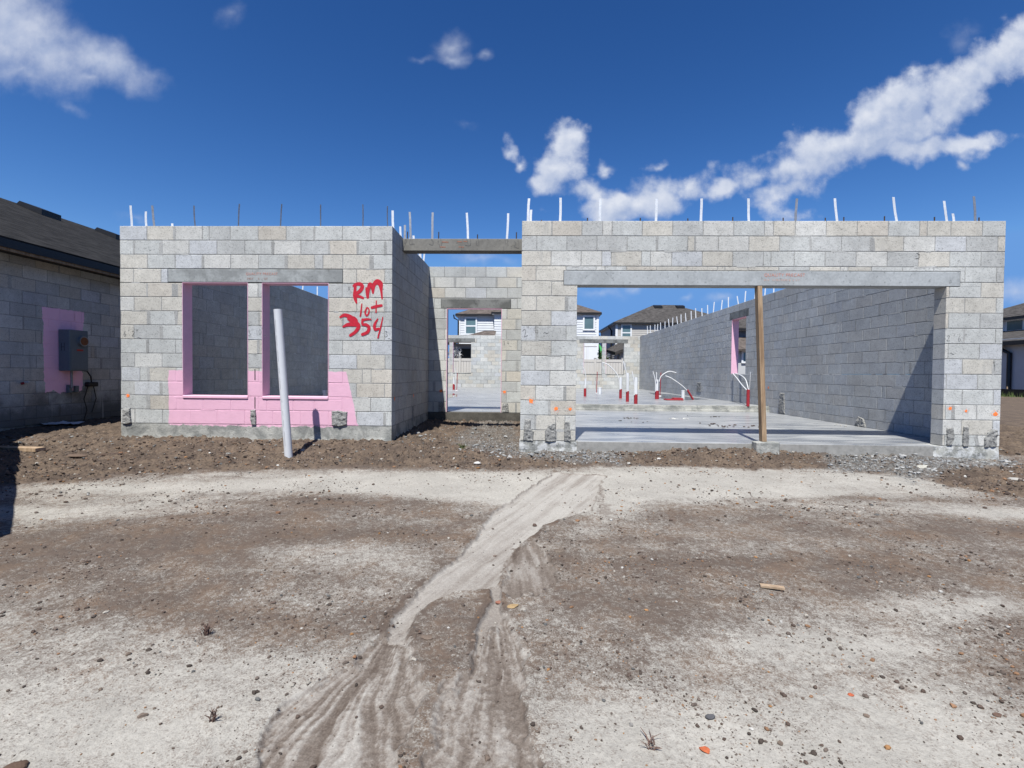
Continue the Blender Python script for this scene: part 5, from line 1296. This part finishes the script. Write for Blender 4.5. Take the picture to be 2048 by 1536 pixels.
# ------------------------------------------------------------------ added, unseen skip standing left of the view (throws the shadow at the left edge)
E_ = (Vector((-7.1, 6.75, 0)), Vector((-3.88, 3.51, 0)))
sh = Vector((.12, .53, 0))*1.5  # top edge set back along the sun so its shadow meets that line
a, b = E_[0]-sh, E_[1]-sh; dr = (b-a).normalized(); nl = Vector((-1, -1, 0)).normalized()*1.6
sk = thing('shadow_blocker', 'added, unseen shadow-casting skip standing on the dirt beside the left edge', 'blocker', (a.x, a.y, .2))
zz0, zz1 = .22, 1.72; ms = simple('blocker_steel', (.10, .07, .05), .7, .3, 3)
b2 = b
ins = lambda p, k: p
m = MB()
for (p, q) in ((a, b2), (b2, b2+nl), (b2+nl, a+nl), (a+nl, a)):
    dd = (q-p).normalized(); nn = Vector((-dd.y, dd.x, 0))*.04
    m.hexa([(p.x, p.y, zz0), (q.x, q.y, zz0), (q.x+nn.x, q.y+nn.y, zz0), (p.x+nn.x, p.y+nn.y, zz0), (p.x, p.y, zz1), (q.x, q.y, zz1), (q.x+nn.x, q.y+nn.y, zz1), (p.x+nn.x, p.y+nn.y, zz1)])
m.build('side', ms, sk); MB().prism([(p.x, p.y, zz0-.04) for p in (a, b2, b2+nl, a+nl)], (0, 0, .038)).build('floor_plate', ms, sk)

# ------------------------------------------------------------------ light
SUN = Vector((.12, .53, -1)).normalized()
ld = bpy.data.lights.new('sun', 'SUN'); ld.energy = 4.4; ld.angle = math.radians(.53); ld.color = (1, .972, .905)
lo = bpy.data.objects.new('sun', ld); COL.objects.link(lo); lo.rotation_euler = SUN.to_track_quat('-Z', 'Y').to_euler()
el = math.asin(-SUN.z); az = math.atan2(-SUN.x, -SUN.y)

w = bpy.data.worlds.new('World'); sc.world = w; w.use_nodes = True
class WT(NT):
    def __init__(s, tree): s.t = tree; s.t.nodes.clear()
t = WT(w.node_tree)
sky = t.n('ShaderNodeTexSky'); sky.sky_type = 'NISHITA'; sky.sun_disc = False; sky.sun_elevation = el; sky.sun_rotation = az % (2*math.pi)
sky.air_density = 1.0; sky.dust_density = .3; sky.ozone_density = 3.0; sky.altitude = 0
hs = t.n('ShaderNodeHueSaturation'); hs.inputs['Saturation'].default_value = 1.25; hs.inputs['Value'].default_value = .78; t.l(sky.outputs[0], hs.inputs['Color'])
gm = t.n('ShaderNodeGamma'); gm.inputs['Gamma'].default_value = 1.4; t.l(hs.outputs[0], gm.inputs['Color'])
skyc = t.mix(1.0, t.vm('MINIMUM', gm.outputs[0], (1.2, 3.4, 7.6)), (.66, .54, .52), 'MULTIPLY')
tc = t.n('ShaderNodeTexCoord').outputs['Generated']
dx, dy, dz = t.sep(tc)
dyc = t.math('MAXIMUM', dy, .05)
cb = t.n('ShaderNodeCombineXYZ'); t.l(t.math('DIVIDE', dx, dyc), cb.inputs[0]); t.l(t.math('DIVIDE', dz, dyc), cb.inputs[1])
uv = cb.outputs[0]
wn = t.noise(uv, 7, 4, .6, color=True)
wv = t.vm('SCALE', t.vm('SUBTRACT', wn, (.5, .5, .5)), scale=.085)
uvw = t.vm('MULTIPLY', t.vm('ADD', uv, wv), (1, 1, 0))
def sky_uv(px, py): d = ray(px, py); return d.x/d.y, d.z/d.y
def field(ells):
    acc = None
    for (px, py, rx, ry, rot, wgt) in ells:
        u, v = sky_uv(px, py)
        mp = t.n('ShaderNodeMapping'); mp.vector_type = 'TEXTURE'
        mp.inputs['Location'].default_value = (u, v, 0); mp.inputs['Rotation'].default_value = (0, 0, math.radians(rot)); mp.inputs['Scale'].default_value = (rx/F, ry/F, 1)
        t.l(uvw, mp.inputs['Vector'])
        L_ = t.vm('LENGTH', mp.outputs[0])
        val = t.math('MULTIPLY', t.math('SUBTRACT', 1.0, L_), wgt)
        acc = val if acc is None else t.math('SMOOTH_MAX', acc, val, .18)
    return acc
CUM = [(1128, 285, 46, 48, 0, 1), (1118, 330, 52, 40, 0, 1), (1090, 362, 44, 30, 20, .9), (1022, 292, 32, 22, -50, .85), (1035, 318, 20, 26, 0, .7),
       (1212, 332, 28, 22, 0, .65), (1175, 378, 60, 26, -10, .7), (1290, 392, 130, 46, 12, 1.05), (1225, 415, 75, 34, 0, .8), (1322, 333, 28, 11, 0, .5),
       (1452, 380, 50, 26, 15, .9), (1510, 352, 62, 44, 20, 1), (1570, 338, 70, 56, 10, 1), (1555, 385, 80, 40, 20, .8), (1650, 305, 110, 48, 15, 1), (1735, 285, 120, 56, 20, 1.1),
       (1742, 235, 62, 56, 20, 1), (1810, 215, 90, 62, 35, 1.1), (1830, 255, 120, 60, 20, 1), (1905, 180, 100, 66, 30, 1.1), (1975, 130, 90, 66, 35, 1.1), (2040, 100, 80, 70, 30, 1.1), (2090, 60, 100, 80, 30, 1.1),
       (1830, 298, 140, 30, 8, 1.0), (1930, 288, 120, 26, 6, 1.0), (1880, 215, 120, 60, 30, .9), (1535, 415, 50, 24, 0, .4), (1925, 325, 18, 9, 0, .45), (1600, 430, 40, 18, 0, .3), (1120, 425, 30, 12, 0, .25)]
SOFT = [(20, 60, 150, 120, -30, .95), (90, 105, 140, 80, -25, .8), (215, 125, 120, 55, -25, .85), (40, 140, 120, 36, 0, .6), (185, 160, 70, 26, 0, .5), (290, 140, 60, 22, -20, .35),
        (893, 88, 42, 34, 20, .42), (902, 115, 34, 18, 0, .45), (965, 111, 22, 14, 0, .38), (840, 115, 24, 9, 0, .25), (145, 215, 30, 10, -20, .2), (268, 435, 40, 14, 0, .25), (930, 240, 25, 10, -20, .15),
        (1195, 592, 60, 14, -10, .35), (1262, 582, 24, 12, 20, .3), (1372, 594, 18, 9, 10, .4), (1440, 600, 40, 10, 0, .3), (960, 515, 90, 16, 0, .35), (2030, 575, 60, 25, 0, .4), (1925, 80, 30, 26, 40, .22), (460, 30, 20, 16, 0, .12)]
wv2 = t.vm('ADD', uv, t.vm('SCALE', t.vm('SUBTRACT', t.noise(uv, 26, 5, .6, color=True), (.5, .5, .5)), scale=.03))
def billow(vec):
    acc = None
    for sc_, wt in ((10, .55), (23, .24), (52, .09)):
        v = t.n('ShaderNodeTexVoronoi'); v.feature = 'SMOOTH_F1'; v.voronoi_dimensions = '2D'; v.inputs['Scale'].default_value = sc_; v.inputs['Smoothness'].default_value = .35
        t.l(vec, v.inputs['Vector']); q = t.math('MULTIPLY', t.math('SUBTRACT', .42, v.outputs['Distance']), wt*2)
        acc = q if acc is None else t.math('ADD', acc, q)
    return acc
f1 = t.noise(uv, 9, 9, .62); f2 = t.noise(uv, 40, 5, .65)
bl = billow(wv2); blb = billow(t.vm('ADD', wv2, (-.006, .014, 0)))
fc = field(CUM); fs_ = field(SOFT)
fn = t.math('MULTIPLY', t.math('SUBTRACT', f1, .5), 1.9)
fn2 = t.math('MULTIPLY', t.math('SUBTRACT', f2, .5), .5)
dc = t.math('ADD', t.math('ADD', fc, t.math('MULTIPLY', fn, .55)), t.math('ADD', fn2, t.math('MULTIPLY', bl, .62))); ds_ = t.math('ADD', fs_, t.math('MULTIPLY', fn, .42))
ac = t.ss(dc, -.04, .66); as_ = t.math('MULTIPLY', t.ss(ds_, -.08, .85), .80)
front = t.ss(dy, .06, .12)
alpha = t.math('MULTIPLY', t.math('MAXIMUM', t.math('MULTIPLY', ac, .95), as_), front)
# billows: lit from above, bluer where thick underneath
f1b = t.noise(t.vm('ADD', uv, (-.008, .02, 0)), 9, 9, .62)
lit = t.math('ADD', t.math('ADD', t.math('MULTIPLY', t.math('SUBTRACT', bl, blb), .9), t.math('MULTIPLY', t.math('SUBTRACT', f1, f1b), 2.2)), .62, clamp=True)
uvw_keep = uvw; uvw = t.vm('MULTIPLY', t.vm('ADD', t.vm('ADD', uv, wv), (-.012, .034, 0)), (1, 1, 0))
above = field([e for e in CUM if e[5] >= .85 and e[2] > 50]); uvw = uvw_keep
lit = t.math('SUBTRACT', lit, t.math('MULTIPLY', t.ss(above, .12, .75), .42), clamp=True)
thick = t.ss(dc, .15, 1.0)
ccol = t.mix(lit, (.22, .265, .37), (.415, .435, .48))
ccol = t.mix(t.math('MULTIPLY', t.math('SUBTRACT', 1.0, thick), .35), ccol, (.27, .31, .41))
bg1 = t.n('ShaderNodeBackground'); t.l(skyc, bg1.inputs['Color']); bg1.inputs['Strength'].default_value = .10
bg2 = t.n('ShaderNodeBackground'); t.l(ccol, bg2.inputs['Color']); bg2.inputs['Strength'].default_value = 1.0
mx = t.n('ShaderNodeMixShader'); t.l(alpha, mx.inputs[0]); t.l(bg1.outputs[0], mx.inputs[1]); t.l(bg2.outputs[0], mx.inputs[2])
wo = t.n('ShaderNodeOutputWorld'); t.l(mx.outputs[0], wo.inputs[0])

sc.view_settings.view_transform = 'Standard'; sc.view_settings.look = 'None'; sc.view_settings.gamma = 1
sc.view_settings.exposure = .9
sc.cycles.max_bounces = 6; sc.cycles.diffuse_bounces = 4; sc.cycles.glossy_bounces = 2; sc.cycles.transmission_bounces = 2
